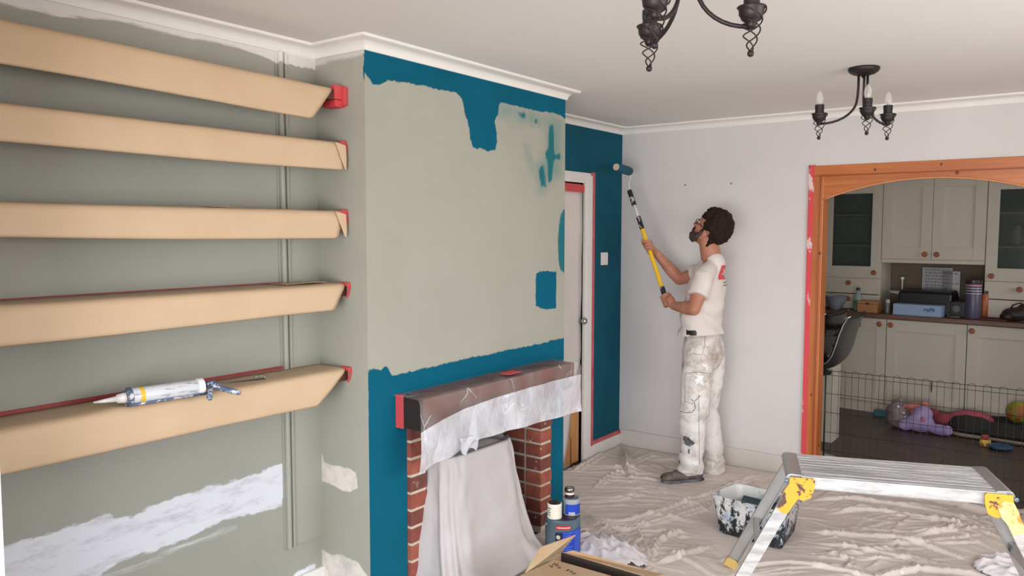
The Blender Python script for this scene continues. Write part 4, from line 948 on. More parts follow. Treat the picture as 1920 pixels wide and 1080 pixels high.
for s in (-1, 1):
    # rolled end bar of the tread
    b_ = MB(); b_.prism([(-.004, -.050), (-.012, -.012), (-.004, .002), (.010, .007), (.052, .004), (.055, -.004), (.03, -.012), (.012, -.05)], lambda a, b, h: (s * (hx - .02 + .02) - s * (a if a > 0 else a), h, ZP + b), -hy + .0, hy + .004)
    b_.build('end_bar', mgal, t, bevel=.002)
    for y in (-hy, hy):
        # leg: channel that splays outwards
        splay = .245
        top = Vector((s * (hx - .012), y + (.012 if y > 0 else -.012), ZP - .075)); foot = Vector((s * (hx - .012 + splay), y + (.012 if y > 0 else -.012), .016))
        dd = (foot - top).normalized(); L = (foot - top).length; nn = Vector((0, 1, 0)); pp = dd.cross(nn).normalized()
        b_ = MB(); b_.M = Matrix(((dd.x, nn.x, pp.x, top.x), (dd.y, nn.y, pp.y, top.y), (dd.z, nn.z, pp.z, top.z), (0, 0, 0, 1)))
        b_.box(-.03, -.002, -.026, L - .04, .002, .026); sg = -1 if y > 0 else 1
        b_.box(-.03, 0, -.026, L - .04, sg * .022, -.022); b_.box(-.03, 0, .022, L - .04, sg * .022, .026)
        b_.build('leg', mal if y < 0 else mgal, t, bevel=.001)
        b_ = MB(); b_.M = Matrix(((dd.x, nn.x, pp.x, top.x), (dd.y, nn.y, pp.y, top.y), (dd.z, nn.z, pp.z, top.z), (0, 0, 0, 1)))
        b_.box(L - .045, -.014, -.030, L, .014, .030); b_.build('rubber_foot', plain('amber_rubber', rgb(200, 168, 96), .6), t, bevel=.004)
        # hinge plates
        yy = y + (-.020 if y < 0 else .0)
        if y > 0: continue
        hp = [(-.032, .004), (.060, .006), (.066, -.004), (.064, -.04), (.052, -.078), (.022, -.092), (-.004, -.082), (-.022, -.055), (-.036, -.03)]
        MB().prism(hp, lambda a, b, h: (s * (hx - .035) - s * a, h, ZP - .006 + b), yy - .003, yy + .003).build('hinge_plate', myel, t, bevel=.001)
        k0 = Vector((s * (hx - .018), yy, ZP - .062)); kk = dd * .12
        q_ = [(-.03, -.030), (.02, -.034), (.05, -.026), (.095, -.026), (.102, 0), (.095, .024), (.05, .026), (.02, .03), (-.02, .030), (-.040, 0)]
        MB().prism(q_, lambda a, b, h: k0 + dd * a + pp * b + Vector((0, h + (-.005 if y < 0 else .005), 0)), -.0025, .0025).build('hinge_arm', myel if s < 0 else myel_l, t, bevel=.001)
        for a, b in ((.035, -.055), (-.045, -.02), (.03, -.012)):
            MB().lathe([(.004, -.006), (.009, -.005), (.009, 0), (.006, .002)], (s * (hx - .035) - s * a, yy, ZP + b), 10, (0, 1 if y > 0 else -1, 0)).build('rivet', mtin, t, smooth='auto')
    # cross brace of the leg frame
    f = .52; x_ = s * (hx - .012 + .245 * f); z_ = (ZP - .075) * (1 - f)
    MB().box(x_ - .012, -hy - .008, z_ - .022, x_ + .012, hy + .008, z_ + .022).build('cross_brace', mgal, t, bevel=.002)
# ================================================================== the painter
from mathutils.bvhtree import BVHTree
def blob(b_, name, m, parent, voxel=.006, smooth=4, post=None, cut=None):
    """closed shapes fused into one continuous skin"""
    me = bpy.data.meshes.new('tmp'); me.from_pydata(b_.v, [], b_.f)
    bm = bmesh.new(); bm.from_mesh(me); bmesh.ops.recalc_face_normals(bm, faces=bm.faces); bm.to_mesh(me); bm.free()
    o = bpy.data.objects.new('tmp', me); COL.objects.link(o)
    r = o.modifiers.new('r', 'REMESH'); r.mode = 'VOXEL'; r.voxel_size = voxel; r.use_smooth_shade = True
    if smooth: q = o.modifiers.new('s', 'SMOOTH'); q.factor = .5; q.iterations = smooth
    dg = bpy.context.evaluated_depsgraph_get(); dg.update()
    out = bpy.data.meshes.new_from_object(o.evaluated_get(dg)); bpy.data.objects.remove(o); out.name = name
    if post:
        n = len(out.vertices); co = np.empty(n * 3, np.float32); no = np.empty(n * 3, np.float32)
        out.vertices.foreach_get('co', co); out.vertices.foreach_get('normal', no); co = co.reshape(-1, 3); no = no.reshape(-1, 3)
        out.vertices.foreach_set('co', post(co, no).astype(np.float32).ravel()); out.update()
    if cut:
        bm = bmesh.new(); bm.from_mesh(out)
        for pco, pno in cut: bmesh.ops.bisect_plane(bm, geom=bm.verts[:] + bm.edges[:] + bm.faces[:], plane_co=pco, plane_no=pno, clear_outer=True)
        bm.to_mesh(out); bm.free()
    out.materials.clear(); out.materials.append(m)
    for p in out.polygons: p.use_smooth = True
    q = bpy.data.objects.new(name, out); COL.objects.link(q)
    if parent: q.parent = parent
    if cut: s_ = q.modifiers.new('thick', 'SOLIDIFY'); s_.thickness = .003; s_.offset = -1
    return q
def caps(b_, p0, p1, r0, r1, n=16):
    p0, p1 = Vector(p0), Vector(p1); d = p1 - p0
    pts = [p0 - d.normalized() * r0 * c for c in (1, .92, .7, .38)] + [p0.lerp(p1, t) for t in (0, .25, .5, .75, 1)] + [p1 + d.normalized() * r1 * c for c in (.38, .7, .92, 1)]
    rr = [r0 * .03, r0 * .39, r0 * .71, r0 * .925] + [r0 + (r1 - r0) * t for t in (0, .25, .5, .75, 1)] + [r1 * .925, r1 * .71, r1 * .39, r1 * .03]
    b_.tube(pts, rr, n)
def limb(b_, pts, rr, n=16):
    for i in range(len(pts) - 1): caps(b_, pts[i], pts[i + 1], rr[i], rr[i + 1], n)

PY = 4.70
base = at(1318, 900, 'y', PY); base = Vector((base.x, PY, .012))
man = thing('person', 'man in paint splashed white work clothes and glasses, rolling paint high up', 'person', base)
def rp(p): return Vector(p) - base
def A3(u, v, y): return at(u, v, 'y', y) - base
SHL, SHR = A3(1319, 520, 4.54), A3(1322, 510, 4.86)
ELL, WRL = A3(1301, 580, 4.44), A3(1262, 573, 4.55)
ELR, WRR = A3(1274, 524, 4.85), A3(1230, 474, 4.78)
NK, HD = A3(1336, 484, PY), A3(1338, 432, PY)
CH, BE, HI = A3(1325, 542, PY), A3(1317, 592, PY), A3(1319, 648, PY)
Pd = (P1 - P0).normalized()
skin, nt, bs = newmat('skin'); bs.inputs['Roughness'].default_value = .5
nt.links.new(mix(nt, ramp(nt, noise_node(nt, 12, 4).outputs[0], .35, .65), rgb(188, 130, 104), rgb(172, 112, 88)), bs.inputs['Base Color']); bs.inputs['Subsurface Weight'].default_value = .08; bs.inputs['Subsurface Radius'].default_value = (.02, .008, .004)
# --- head in its own frame: x forward, y to his left, z up
tilt = math.radians(33); yaw = math.radians(0)
f_ = Vector((-math.cos(tilt) * math.cos(yaw), math.sin(yaw) * math.cos(tilt), math.sin(tilt))); l_ = Vector((math.sin(yaw) * -1, -math.cos(yaw), 0)); l_ = (l_ - f_ * l_.dot(f_)).normalized(); u_ = f_.cross(l_)
HR = Matrix((f_, l_, u_)).transposed()
HS = 1.02
HO = HD + u_ * -.012 - f_ * -.012
def h(x, y, z): return HO + HR @ (Vector((x, y, z)) * HS)
def hb(b_, c, r, n=18, m=12): b_.ball(h(*c), [q * HS for q in r], n, m, HR)
b_ = MB()
hb(b_, (0, 0, .035), (.097, .076, .097), 28, 18); hb(b_, (.030, 0, -.030), (.064, .060, .080)); hb(b_, (.058, 0, -.085), (.030, .036, .028)); hb(b_, (.045, 0, .045), (.052, .062, .052))
hb(b_, (.075, 0, .028), (.020, .052, .012)); caps(b_, h(.092, 0, .015), h(.112, 0, -.022), .008, .0115, 10)
for s in (-1, 1):
    hb(b_, (.105, s * .011, -.026), (.009, .008, .007), 10, 8); hb(b_, (.066, s * .036, -.015), (.022, .024, .022)); hb(b_, (.0, s * .077, -.012), (.018, .007, .030), 14, 10); hb(b_, (.003, s * .076, -.038), (.010, .007, .010), 10, 8)
    caps(b_, h(.01, s * .058, -.05), h(.058, s * .022, -.092), .020, .018, 10)
hb(b_, (.092, 0, -.052), (.010, .020, .006)); hb(b_, (.090, 0, -.063), (.010, .018, .006))
# neck and a slim torso that carries the limbs
limb(b_, [h(-.008, 0, -.05), NK + Vector((-.006, 0, -.01))], [.058, .064], 20)
limb(b_, [NK + Vector((.0, 0, -.02)), CH, BE, HI], [.06, .10, .10, .10], 20)
limb(b_, [NK + Vector((0, -.03, -.035)), SHL], [.045, .05]); limb(b_, [NK + Vector((0, .03, -.035)), SHR], [.045, .05])
def arm(sh, el, wr):
    m1 = sh.lerp(el, .45); m2 = el.lerp(wr, .3)
    limb(b_, [sh, m1, el], [.046, .048, .038], 18); limb(b_, [el, m2, el.lerp(wr, .7), wr], [.038, .042, .033, .0265], 18)
arm(SHL, ELL, WRL); arm(SHR, ELR, WRR)
def hand(cpos, wr, flip, side):
    """grip round the pole at cpos; side = which way round the fingers close"""
    c = cpos - base; e1 = (wr - c); e1 = (e1 - Pd * e1.dot(Pd)).normalized(); e2 = Pd.cross(e1) * side
    R_ = .0155
    def q(a, r, k): a = math.radians(a); return c + e1 * (r * math.cos(a)) + e2 * (r * math.sin(a)) + Pd * k
    for k0, k1, w_ in ((-.030, .034, .014),):
        for k in np.linspace(k0, k1, 5):
            limb(b_, [q(-35, R_ + .016, k), q(10, R_ + .016, k), q(48, R_ + .013, k)], [.0125, .014, .011], 12)
    limb(b_, [wr, c + e1 * .046 - Pd * .008, q(10, R_ + .016, 0)], [.0265, .026, .022], 16)
    limb(b_, [wr, q(-10, R_ + .020, -.022)], [.024, .018], 14)
    for k, r, e in ((.034, .0083, 232), (.0125, .0088, 244), (-.0085, .0084, 236), (-.029, .0073, 220)):
        an = [46, 95, 150, 200, e]; limb(b_, [q(a, R_ + .0085 + (.0035 if a in (95,) else 0), k + (.002 if a > 150 else 0)) for a in an], [r * 1.12, r * 1.05, r, r * .95, r * .85], 10)
    limb(b_, [q(-30, R_ + .020, .006), q(-62, R_ + .016, .026), q(-100, R_ + .011, .046), q(-125, R_ + .0095, .062)], [.0135, .0115, .0098, .0085], 10)
hand(P0 - Pd * .034, WRL, 0, -1); hand(P0.lerp(P1, .45), WRR, 0, -1)
limb(b_, [HI + Vector((.0, -.075, -.05)), A3(1302, 762, 4.57), A3(1297, 880, 4.58)], [.075, .052, .040]); limb(b_, [HI + Vector((.0, .075, -.05)), A3(1326, 765, 4.82), A3(1340, 868, 4.88)], [.075, .052, .040])
body = blob(b_, 'body', skin, man, .0042, 3)
# eyes, brows, glasses
for s in (-1, 1):
    MB().ball(h(.0775, s * .031, .012), .0125 * HS, 14, 10).build('eye', plain('eye_white_%d' % s, rgb(224, 214, 206), .2), man, smooth=True)
    MB().ball(h(.0868, s * .0315, .012), .0052, 10, 6).build('iris', plain('iris_%d' % s, rgb(60, 42, 30), .2), man, smooth=True)
mhair = plain('dark_brown_hair', rgb(34, 22, 20), .75, spec=.15, col2=rgb(48, 33, 29), vscale=40, bmp=1, bscale=130)
g_ = MB()
for s in (-1, 1):
    c = (.103, s * .033, .008); pts = [h(c[0] - .004 * math.cos(a) ** 2 - (.004 if True else 0), c[1] + .024 * math.copysign(abs(math.cos(a)) ** .6, math.cos(a)), c[2] + .0165 * math.copysign(abs(math.sin(a)) ** .6, math.sin(a))) for a in np.linspace(0, 2 * PI, 25)[:-1]]
    g_.tube(pts, .0021, 6, closed=True); g_.tube([h(.099, s * .057, .014), h(.085, s * .072, .012), h(.0, s * .083, .006), h(-.014, s * .082, -.008)], .0023, 6)
g_.tube([h(.101, -.009, .012), h(.106, 0, .015), h(.101, .009, .012)], .002, 6)
g_.build('glasses', plain('black_glasses_frame', rgb(20, 20, 22), .3), man, smooth=True)
# hair
b_ = MB(); rd = random.Random(4); n = 620
for i in range(n):
    zz = 1 - 2 * (i + .5) / n; rr = math.sqrt(1 - zz * zz); ph = i * 2.399963
    d = Vector((rr * math.cos(ph), rr * math.sin(ph), zz))
    if d.x > .30 and d.z < .50 + .35 * (d.x - .3) and not (abs(d.y) > .62 and d.z > .30): continue
    if abs(d.y) > .55 and d.x > -.32 and d.z < -.12: continue
    if d.z < -.62: continue
    if d.x > -.1 and d.z < -.30: continue
    k = 1.03 + .05 * noise.noise(d * 4) + (.05 if d.x < 0 and d.z > -.3 else 0)
    hb(b_, (d.x * .098 * k, d.y * .078 * (k + .02), .033 + d.z * .098 * k), [rd.uniform(.014, .021)] * 3, 8, 6)
for s in (-1, 0, 1):
    for z in (-.035, -.055, -.072): hb(b_, (-.066 + abs(s) * .02, s * .036, z), (.022, .026, .02), 8, 6)
for s in (-1, 1): caps(b_, h(.018, s * .074, .04), h(.020, s * .074, -.012), .012, .009, 8)
def curls(co, no):
    k = np.array([noise.noise(Vector(p) * 55) for p in co]); return co + no * (k * .0065)[:, None]
blob(b_, 'hair', mhair, man, .0048, 2, curls)
b_ = MB()
for s in (-1, 1):
    limb(b_, [h(.024, s * .073, -.008), h(.026, s * .068, -.042), h(.042, s * .054, -.074), h(.064, s * .032, -.098), h(.080, 0, -.099)], [.009, .0165, .021, .020, .019], 10)
    limb(b_, [h(.050, s * .054, -.058), h(.080, s * .034, -.074), h(.094, s * .0, -.086)], [.015, .016, .013], 10); limb(b_, [h(.103, 0, -.041), h(.094, s * .024, -.050), h(.080, s * .034, -.066)], [.0075, .008, .010], 8)
blob(b_, 'beard', plain('beard_hair', rgb(58, 42, 38), .8, spec=.15, col2=rgb(92, 78, 70), vscale=30, bmp=1, bscale=150), man, .0042, 2, curls)
# --- T-shirt
mshirt = plain('off_white_cotton_shirt', rgb(220, 209, 202), .85, var=.05, vscale=5, bmp=.15, bscale=160)
b_ = MB()
b_.ball(CH + Vector((0, 0, -.01)), (.112, .165, .16), 28, 18); b_.ball(CH.lerp(BE, .55), (.118, .158, .17), 28, 18); b_.ball(BE + Vector((-.012, 0, -.02)), (.126, .166, .17), 28, 18); b_.ball(BE + Vector((-.010, 0, -.12)), (.130, .170, .15), 28, 18)
limb(b_, [NK + Vector((.012, 0, -.028)), CH + Vector((.0, 0, .08))], [.072, .10], 20)
caps(b_, NK + Vector((.0, -.045, -.05)), SHL + Vector((.0, .01, 0)), .052, .062); caps(b_, NK + Vector((.0, .045, -.05)), SHR + Vector((0, -.01, 0)), .052, .062)
for sh, el in ((SHL, ELL), (SHR, ELR)):
    d = (el - sh).normalized(); L = (el - sh).length
    k = .60 if sh is SHL else .50
    b_.tube([sh - d * .02, sh + d * L * k * .5, sh + d * L * k], [.060, .064, .068], 20)
hemz = at(1318, 627, 'y', PY).z - base.z
def shirtpost(co, no):
    out = co.copy(); k = np.empty(len(co))
    for i, p in enumerate(co):
        x, y, z = float(p[0]), float(p[1]), float(p[2]); t = max(0, min(1, (CH.z - z) / .35))
        # creases pulled from the lifted shoulder down to the waist, gathered folds above the hem
        k[i] = .016 * t * noise.noise((y * 9 + z * 5, z * 11 - y * 4, 2)) + .009 * noise.noise((x * 14 + z * 9, y * 14, z * 9)) + .007 * (1 if abs(y) < .13 else .3) * math.sin((z * 60 + y * 16 + x * 22 + 2.5 * noise.noise((x * 7, y * 7, z * 7)))) * t
    return out + no * k[:, None]
shirt = blob(b_, 'shirt', mshirt, man, .007, 5, shirtpost, [(Vector((0, 0, hemz)), Vector((.10, -.04, -1))), (h(-.012, 0, -.075) + Vector((.0, 0, 0)), (NK - CH).normalized() + Vector((-.55, 0, .3)))])
# --- trousers
mtr, nt, bs = newmat('paint_stained_work_trousers'); bs.inputs['Roughness'].default_value = .85
tc = N(nt, 'ShaderNodeTexCoord'); sp_ = N(nt, 'ShaderNodeSeparateXYZ'); nt.links.new(tc.outputs['Object'], sp_.inputs[0])
hz = N(nt, 'ShaderNodeMapRange'); hz.inputs[1].default_value = .45; hz.inputs[2].default_value = .85; hz.inputs[3].default_value = .0; hz.inputs[4].default_value = .10; nt.links.new(sp_.outputs[2], hz.inputs[0])
ad = N(nt, 'ShaderNodeMath', operation='ADD'); nt.links.new(noise_node(nt, 7, 7, .75).outputs[0], ad.inputs[0]); nt.links.new(hz.outputs[0], ad.inputs[1])
c1 = mix(nt, ramp(nt, ad.outputs[0], .50, .72), rgb(226, 220, 216), rgb(168, 152, 138))
c1 = mix(nt, ramp(nt, noise_node(nt, 17, 6, .75).outputs[0], .665, .70), c1, rgb(84, 80, 82))
c1 = mix(nt, ramp(nt, noise_node(nt, 10, 5, .6).outputs[0], .62, .66), c1, rgb(238, 236, 236))
nt.links.new(c1, bs.inputs['Base Color']); bump(nt, bs, noise_node(nt, 40, 4).outputs[0], .3, .004)
b_ = MB()
b_.ball(HI + Vector((0, 0, .02)), (.112, .150, .12), 26, 16)
b_.ball(HI + Vector((.02, 0, -.04)), (.105, .150, .12), 26, 16)
hl, kl, cl, al_ = HI + Vector((0, -.078, -.03)), A3(1302, 765, 4.57), A3(1298, 825, 4.58), A3(1296, 880, 4.58)
limb(b_, [hl, hl.lerp(kl, .35), hl.lerp(kl, .7), kl, cl, al_ + Vector((0, 0, .03))], [.098, .099, .092, .086, .078, .072], 22)
b_.tube([cl, al_.lerp(cl, .3), al_ + Vector((-.004, 0, -.012))], [.072, .076, .078], 22)
hr, kr, cr, ar = HI + Vector((.012, .078, -.03)), A3(1326, 765, 4.83), A3(1333, 825, 4.87), A3(1339, 872, 4.90)
limb(b_, [hr, hr.lerp(kr, .35), hr.lerp(kr, .7), kr, cr, ar + Vector((0, 0, .02))], [.096, .094, .086, .076, .072, .068], 22)
b_.tube([cr, ar.lerp(cr, .3), ar + Vector((.0, 0, -.038))], [.068, .070, .070], 22)
def trpost(co, no):
    k = np.empty(len(co))
    for i, p in enumerate(co):
        x, y, z = float(p[0]), float(p[1]), float(p[2]); lo = max(0, 1 - z / .28); kn = math.exp(-((z - .42) / .12) ** 2)
        k[i] = .007 * noise.noise((x * 9, y * 9, z * 6)) + .004 * noise.noise((x * 22, y * 22, z * 16)) + (.020 * lo + .012 * kn + .005) * noise.noise((x * 5 + y * 3, y * 5, z * 17 + x * 6)) + .004 * (lo + .3) * noise.noise((x * 14, y * 14, z * 45))
    return co + no * k[:, None]
tr = blob(b_, 'trousers', mtr, man, .0065, 4, trpost)
bvt = BVHTree.FromPolygons([v.co for v in tr.data.vertices], [p.vertices for p in tr.data.polygons])
bvs = BVHTree.FromPolygons([v.co for v in shirt.data.vertices], [p.vertices for p in shirt.data.polygons])
def on(bv, u, v, off=.001):
    """point of the garment under a place of the photograph"""
    o = CAM - base; d = (at(u, v, 'y', PY) - CAM).normalized(); hit = bv.ray_cast(o, d)
    if hit[0] is None: return None
    n_ = hit[1] if hit[1].dot(d) < 0 else -hit[1]
    return hit[0] + n_ * off
def stitch(bv, pts, r, name, m, closed=False, par=None):
    P = []
    for (a, b), (c, d) in zip(pts[:-1], pts[1:]):
        n_ = max(2, int(math.hypot(c - a, d - b) / 3))
        P += [(a + (c - a) * t / n_, b + (d - b) * t / n_) for t in range(n_)]
    P.append(pts[-1]); Q = [q for q in (on(bv, *p) for p in P) if q is not None]
    if len(Q) > 1: MB().tube(Q, r, 5).build(name, m, par or man)
mseam = plain('grimy_seam', rgb(120, 108, 100), .9); mpaint = plain('dark_paint_smear', rgb(52, 54, 58), .6, col2=rgb(120, 120, 122), vscale=50)
for q in ([(1285, 700), (1284, 752), (1300, 758)], [(1322, 630), (1321, 650), (1316, 666), (1298, 662)], [(1286, 700), (1310, 698), (1335, 701)], [(1310, 740), (1311, 870)]): stitch(bvt, q, .0013, 'seam', mseam)
for q in ([(1270, 769), (1285, 774), (1298, 773), (1304, 765), (1302, 754), (1296, 748)], [(1270, 771), (1275, 773)], [(1303, 752), (1313, 742)]): stitch(bvt, q, .0019, 'pocket_edge', mpaint)
def patch(bv, poly, name, m, par=None, off=.0016, step=1.6):
    us = [p[0] for p in poly]; vs = [p[1] for p in poly]; G = {}; b_ = MB(); V = []; F_ = []
    nu, nv = int((max(us) - min(us)) / step) + 2, int((max(vs) - min(vs)) / step) + 2
    UV = np.array([(min(us) + i * step, min(vs) + j * step) for j in range(nv) for i in range(nu)]); ins = sdf(UV, [poly]) > -.3
    for k, (u, v) in enumerate(UV):
        if ins[k]:
            q = on(bv, u, v, off)
            if q is not None: G[k] = len(V); V.append(q)
    for j in range(nv - 1):
        for i in range(nu - 1):
            ks = [j * nu + i, j * nu + i + 1, (j + 1) * nu + i + 1, (j + 1) * nu + i]
            if all(k in G for k in ks): F_.append([G[k] for k in ks])
    if F_: b_.add(V, F_); b_.build(name, m, par or man, smooth=True)
patch(bvt, [(1280, 818), (1287, 816), (1296, 823), (1304, 830), (1298, 836), (1290, 838), (1283, 832)], 'paint_smear', mpaint)
patch(bvt, [(1290, 842), (1294, 840), (1293, 852), (1290, 850)], 'paint_smear', mpaint); patch(bvt, [(1273, 838), (1276, 842), (1280, 850), (1276, 850)], 'paint_smear', mpaint)
patch(bvs, [(1287, 618), (1306, 620), (1306, 631), (1287, 628)], 'belt_clip', plain('black_belt', rgb(24, 22, 22), .5)); patch(bvt, [(1286, 619), (1306, 621), (1306, 631), (1287, 628)], 'belt', plain('black_belt_leather', rgb(24, 22, 22), .5))
# logo on the back of the shirt
q0 = on(bvs, 1349, 510); q1 = on(bvs, 1349, 524); zt, zb_ = A3(1349, 497, PY).z, A3(1349, 524, PY).z
def back(y, z, off):
    hit = bvs.ray_cast(Vector((.6, y, z)), Vector((-1, 0, 0))); return hit[0] + Vector((off, 0, 0)) if hit[0] else None
if q0:
    ys = np.linspace(q0.y, q0.y + .155, 14); zs = np.linspace(zb_, zt, 8); g = [[back(y, z, .0022) for y in ys] for z in zs]
    if all(p for r in g for p in r): MB().grid(g).build('red_print', plain('red_shirt_print', rgb(206, 74, 74), .8, var=.1), man, smooth=True)
    def btext(txt, size, y0, z0, m):
        cu = bpy.data.curves.new('print', 'FONT'); cu.body = txt; cu.size = size
        o = bpy.data.objects.new('print', cu); COL.objects.link(o); dg = bpy.context.evaluated_depsgraph_get(); me = bpy.data.meshes.new_from_object(o.evaluated_get(dg)); bpy.data.objects.remove(o)
        for v in me.vertices:
            p = back(y0 + v.co.x, z0 + v.co.y, .0034) or Vector((0, 0, 0)); v.co = p
        me.materials.clear(); me.materials.append(m); me.name = 'lettering'; q = bpy.data.objects.new('lettering', me); COL.objects.link(q); q.parent = man
    btext('XY', .055, q0.y + .02, zb_ + .028, M_['white'])
    for z_, a_, w_ in ((zb_ - .022, .045, .05), (zb_ - .040, .035, .07)):   # small dark print too faint to read
        gg = [[back(y, z, .0026) for y in np.linspace(q0.y + a_, q0.y + a_ + w_, 6)] for z in (z_, z_ + .006)]
        if all(p for r in gg for p in r): MB().grid(gg).build('small_print', plain('dark_print', rgb(90, 88, 96), .8), man)
# --- shoes
mshoe = plain('brown_grey_trainer', rgb(128, 112, 104), .75, col2=rgb(72, 62, 60), vscale=26, bmp=.5, bscale=70)
msole = plain('grey_rubber_sole', rgb(120, 122, 130), .6, col2=rgb(40, 42, 50), vscale=20)
def shoe(toe, heel):
    toe, heel = toe - base, heel - base; toe.z = heel.z = 0; d = (toe - heel).normalized(); w_ = Vector((-d.y, d.x, 0)); L = (toe - heel).length + .03
    def s(a, b, c): return heel + d * a + w_ * b + Vector((0, 0, c))
    b_ = MB(); R3 = Matrix((d, w_, Vector((0, 0, 1)))).transposed()
    b_.ball(s(.02, 0, .045), (.042, .034, .045), 16, 10, R3); b_.ball(s(L * .45, 0, .045), (.09, .038, .040), 18, 12, R3); b_.ball(s(L * .80, 0, .036), (.062, .045, .030), 18, 12, R3); b_.ball(s(L * .30, 0, .085), (.055, .034, .045), 16, 12, R3)
    def fl_(co, no): co = co.copy(); co[:, 2] = np.maximum(co[:, 2], .012); return co
    o = blob(b_, 'shoe', mshoe, man, .006, 3, fl_)
    b2 = MB(); out = [(-.022, .020), (-.024, -.018), (.02, -.036), (L * .45, -.034), (L * .72, -.046), (L * .92, -.036), (L + .0, -.010), (L, .012), (L * .9, .038), (L * .7, .046), (L * .45, .036), (.02, .036)]
    b2.prism(out, lambda a, b, c: s(a, b, c), -.004, .020); b2.build('sole', msole, o, bevel=.004)
    for k in range(4): b3 = MB().tube([s(L * (.42 + .09 * k), -.026, .074 - .007 * k), s(L * (.45 + .09 * k), 0, .086 - .009 * k), s(L * (.42 + .09 * k), .026, .074 - .007 * k)], .0028, 6).build('lace', msole, o)
shoe(at(1249, 903, 'z', .02), at(1312, 898, 'z', .02)); shoe(at(1283, 874, 'z', .02), at(1346, 884, 'z', .02))
# ================================================================== kitchen beyond the arch
KA = math.radians(-4.574); KO = Vector((-1.98, 7.42, 0)); KM = Matrix.Translation(KO) @ Matrix.Rotation(KA, 4, 'Z')
KX = Vector((math.cos(KA), math.sin(KA), 0)); KN = Vector((-math.sin(KA), math.cos(KA), 0))
def kat(u, v, ly):
    d = RIGHT * ((u - 960) / F) + FWD - UP * ((v - 540) / F); t = (KO + KN * ly - CAM).dot(KN) / d.dot(KN); p = CAM + d * t; return (p - KO).dot(KX), p.z
def kthing(name, label, cat, lx, ly, z, group=None, rz=0): return thing(name, label, cat, KM @ Vector((lx, ly, z)), KA + rz, group)
mcab = plain('cream_cabinet_paint', rgb(206, 196, 180), .5, var=.04, vscale=3)
mcabd = plain('cabinet_gap_shadow_board', rgb(60, 54, 48), .9)  # gap shade between doors and drawers in the colour; the clasp shares it
mknob = plain('turned_wood_knob', rgb(166, 96, 60), .35, var=.3, vscale=20)
mwt = plain('brown_wood_worktop', rgb(120, 86, 70), .4, col2=rgb(96, 66, 54), vscale=4, stretch=(1, 8, 8))
mint = plain('cabinet_interior', rgb(170, 178, 164), .7)
mpane, nt, bs = newmat('cabinet_glass'); bs.inputs['Base Color'].default_value = (.05, .07, .065, 1); bs.inputs['Roughness'].default_value = .06; bs.inputs['Alpha'].default_value = .42
def knob(x, z, par, y=0):
    return MB().lathe([(.008, .0), (.008, .010), (.014, .013), (.0225, .018), (.0235, .024), (.019, .029), (.012, .030), (.010, .028), (.006, .031), (.0, .032)], (x, y, z), 18, (0, -1, 0)).build('knob', mknob, par, smooth=True)
def shaker(x0, x1, z0, z1, par, kx, kz, rail=.078, glass=False, name='door'):
    b_ = MB(); b_.box(x0, -.020, z0, x0 + rail, 0, z1); b_.box(x1 - rail, -.020, z0, x1, 0, z1); b_.box(x0 + rail, -.020, z0, x1 - rail, 0, z0 + rail * 1.25); b_.box(x0 + rail, -.020, z1 - rail * 1.25, x1 - rail, 0, z1)
    if not glass: b_.box(x0 + rail, -.009, z0 + rail, x1 - rail, -.003, z1 - rail)
    d = b_.build(name, mcab, par, bevel=.0018)
    if glass: MB().box(x0 + rail - .004, -.012, z0 + rail, x1 - rail + .004, -.008, z1 - rail).build('pane', mpane, d)
    knob(kx, kz, d, -.020); return d
# base cabinets
for i, (x0, x1, kx, lab) in enumerate(((-.075, .545, .491, 'cream base cabinet behind the bar stools, knob at its right edge'), (.545, 1.165, .583, 'middle cream base cabinet under the blue box, between two other doors'), (1.165, 1.785, 1.203, 'cream base cabinet at the right edge of the photo, knob at its left'))):
    t = kthing('base_cabinet', lab, 'cabinet', x0, .045, 0, 'cream base cabinets under the worktop'); w_ = x1 - x0
    MB().box(0.001, .001, .10, w_ - .001, .56, .850).build('body', mcabd, t); MB().box(.001, -.002, 0, w_ - .001, .016, .098).build('plinth', mcab, t)
    shaker(.003, w_ - .003, .104, .846, t, kx - x0, .800)
t = kthing('base_cabinet', 'cream base cabinet mostly hidden by the doorway post, leftmost', 'cabinet', -.70, .045, 0, 'cream base cabinets under the worktop')
MB().box(0.001, .001, .10, .62, .56, .850).build('body', mcabd, t); MB().box(.001, -.002, 0, .62, .016, .098).build('plinth', mcab, t); shaker(.003, .618, .104, .846, t, .05, .8)
t = kthing('worktop', 'long brown wooden kitchen worktop over the cream base cabinets', 'worktop', -.72, 0, .852)
MB().box(0, 0, 0, 2.75, .62, .037).build('worktop_slab', mwt, t, bevel=.003)
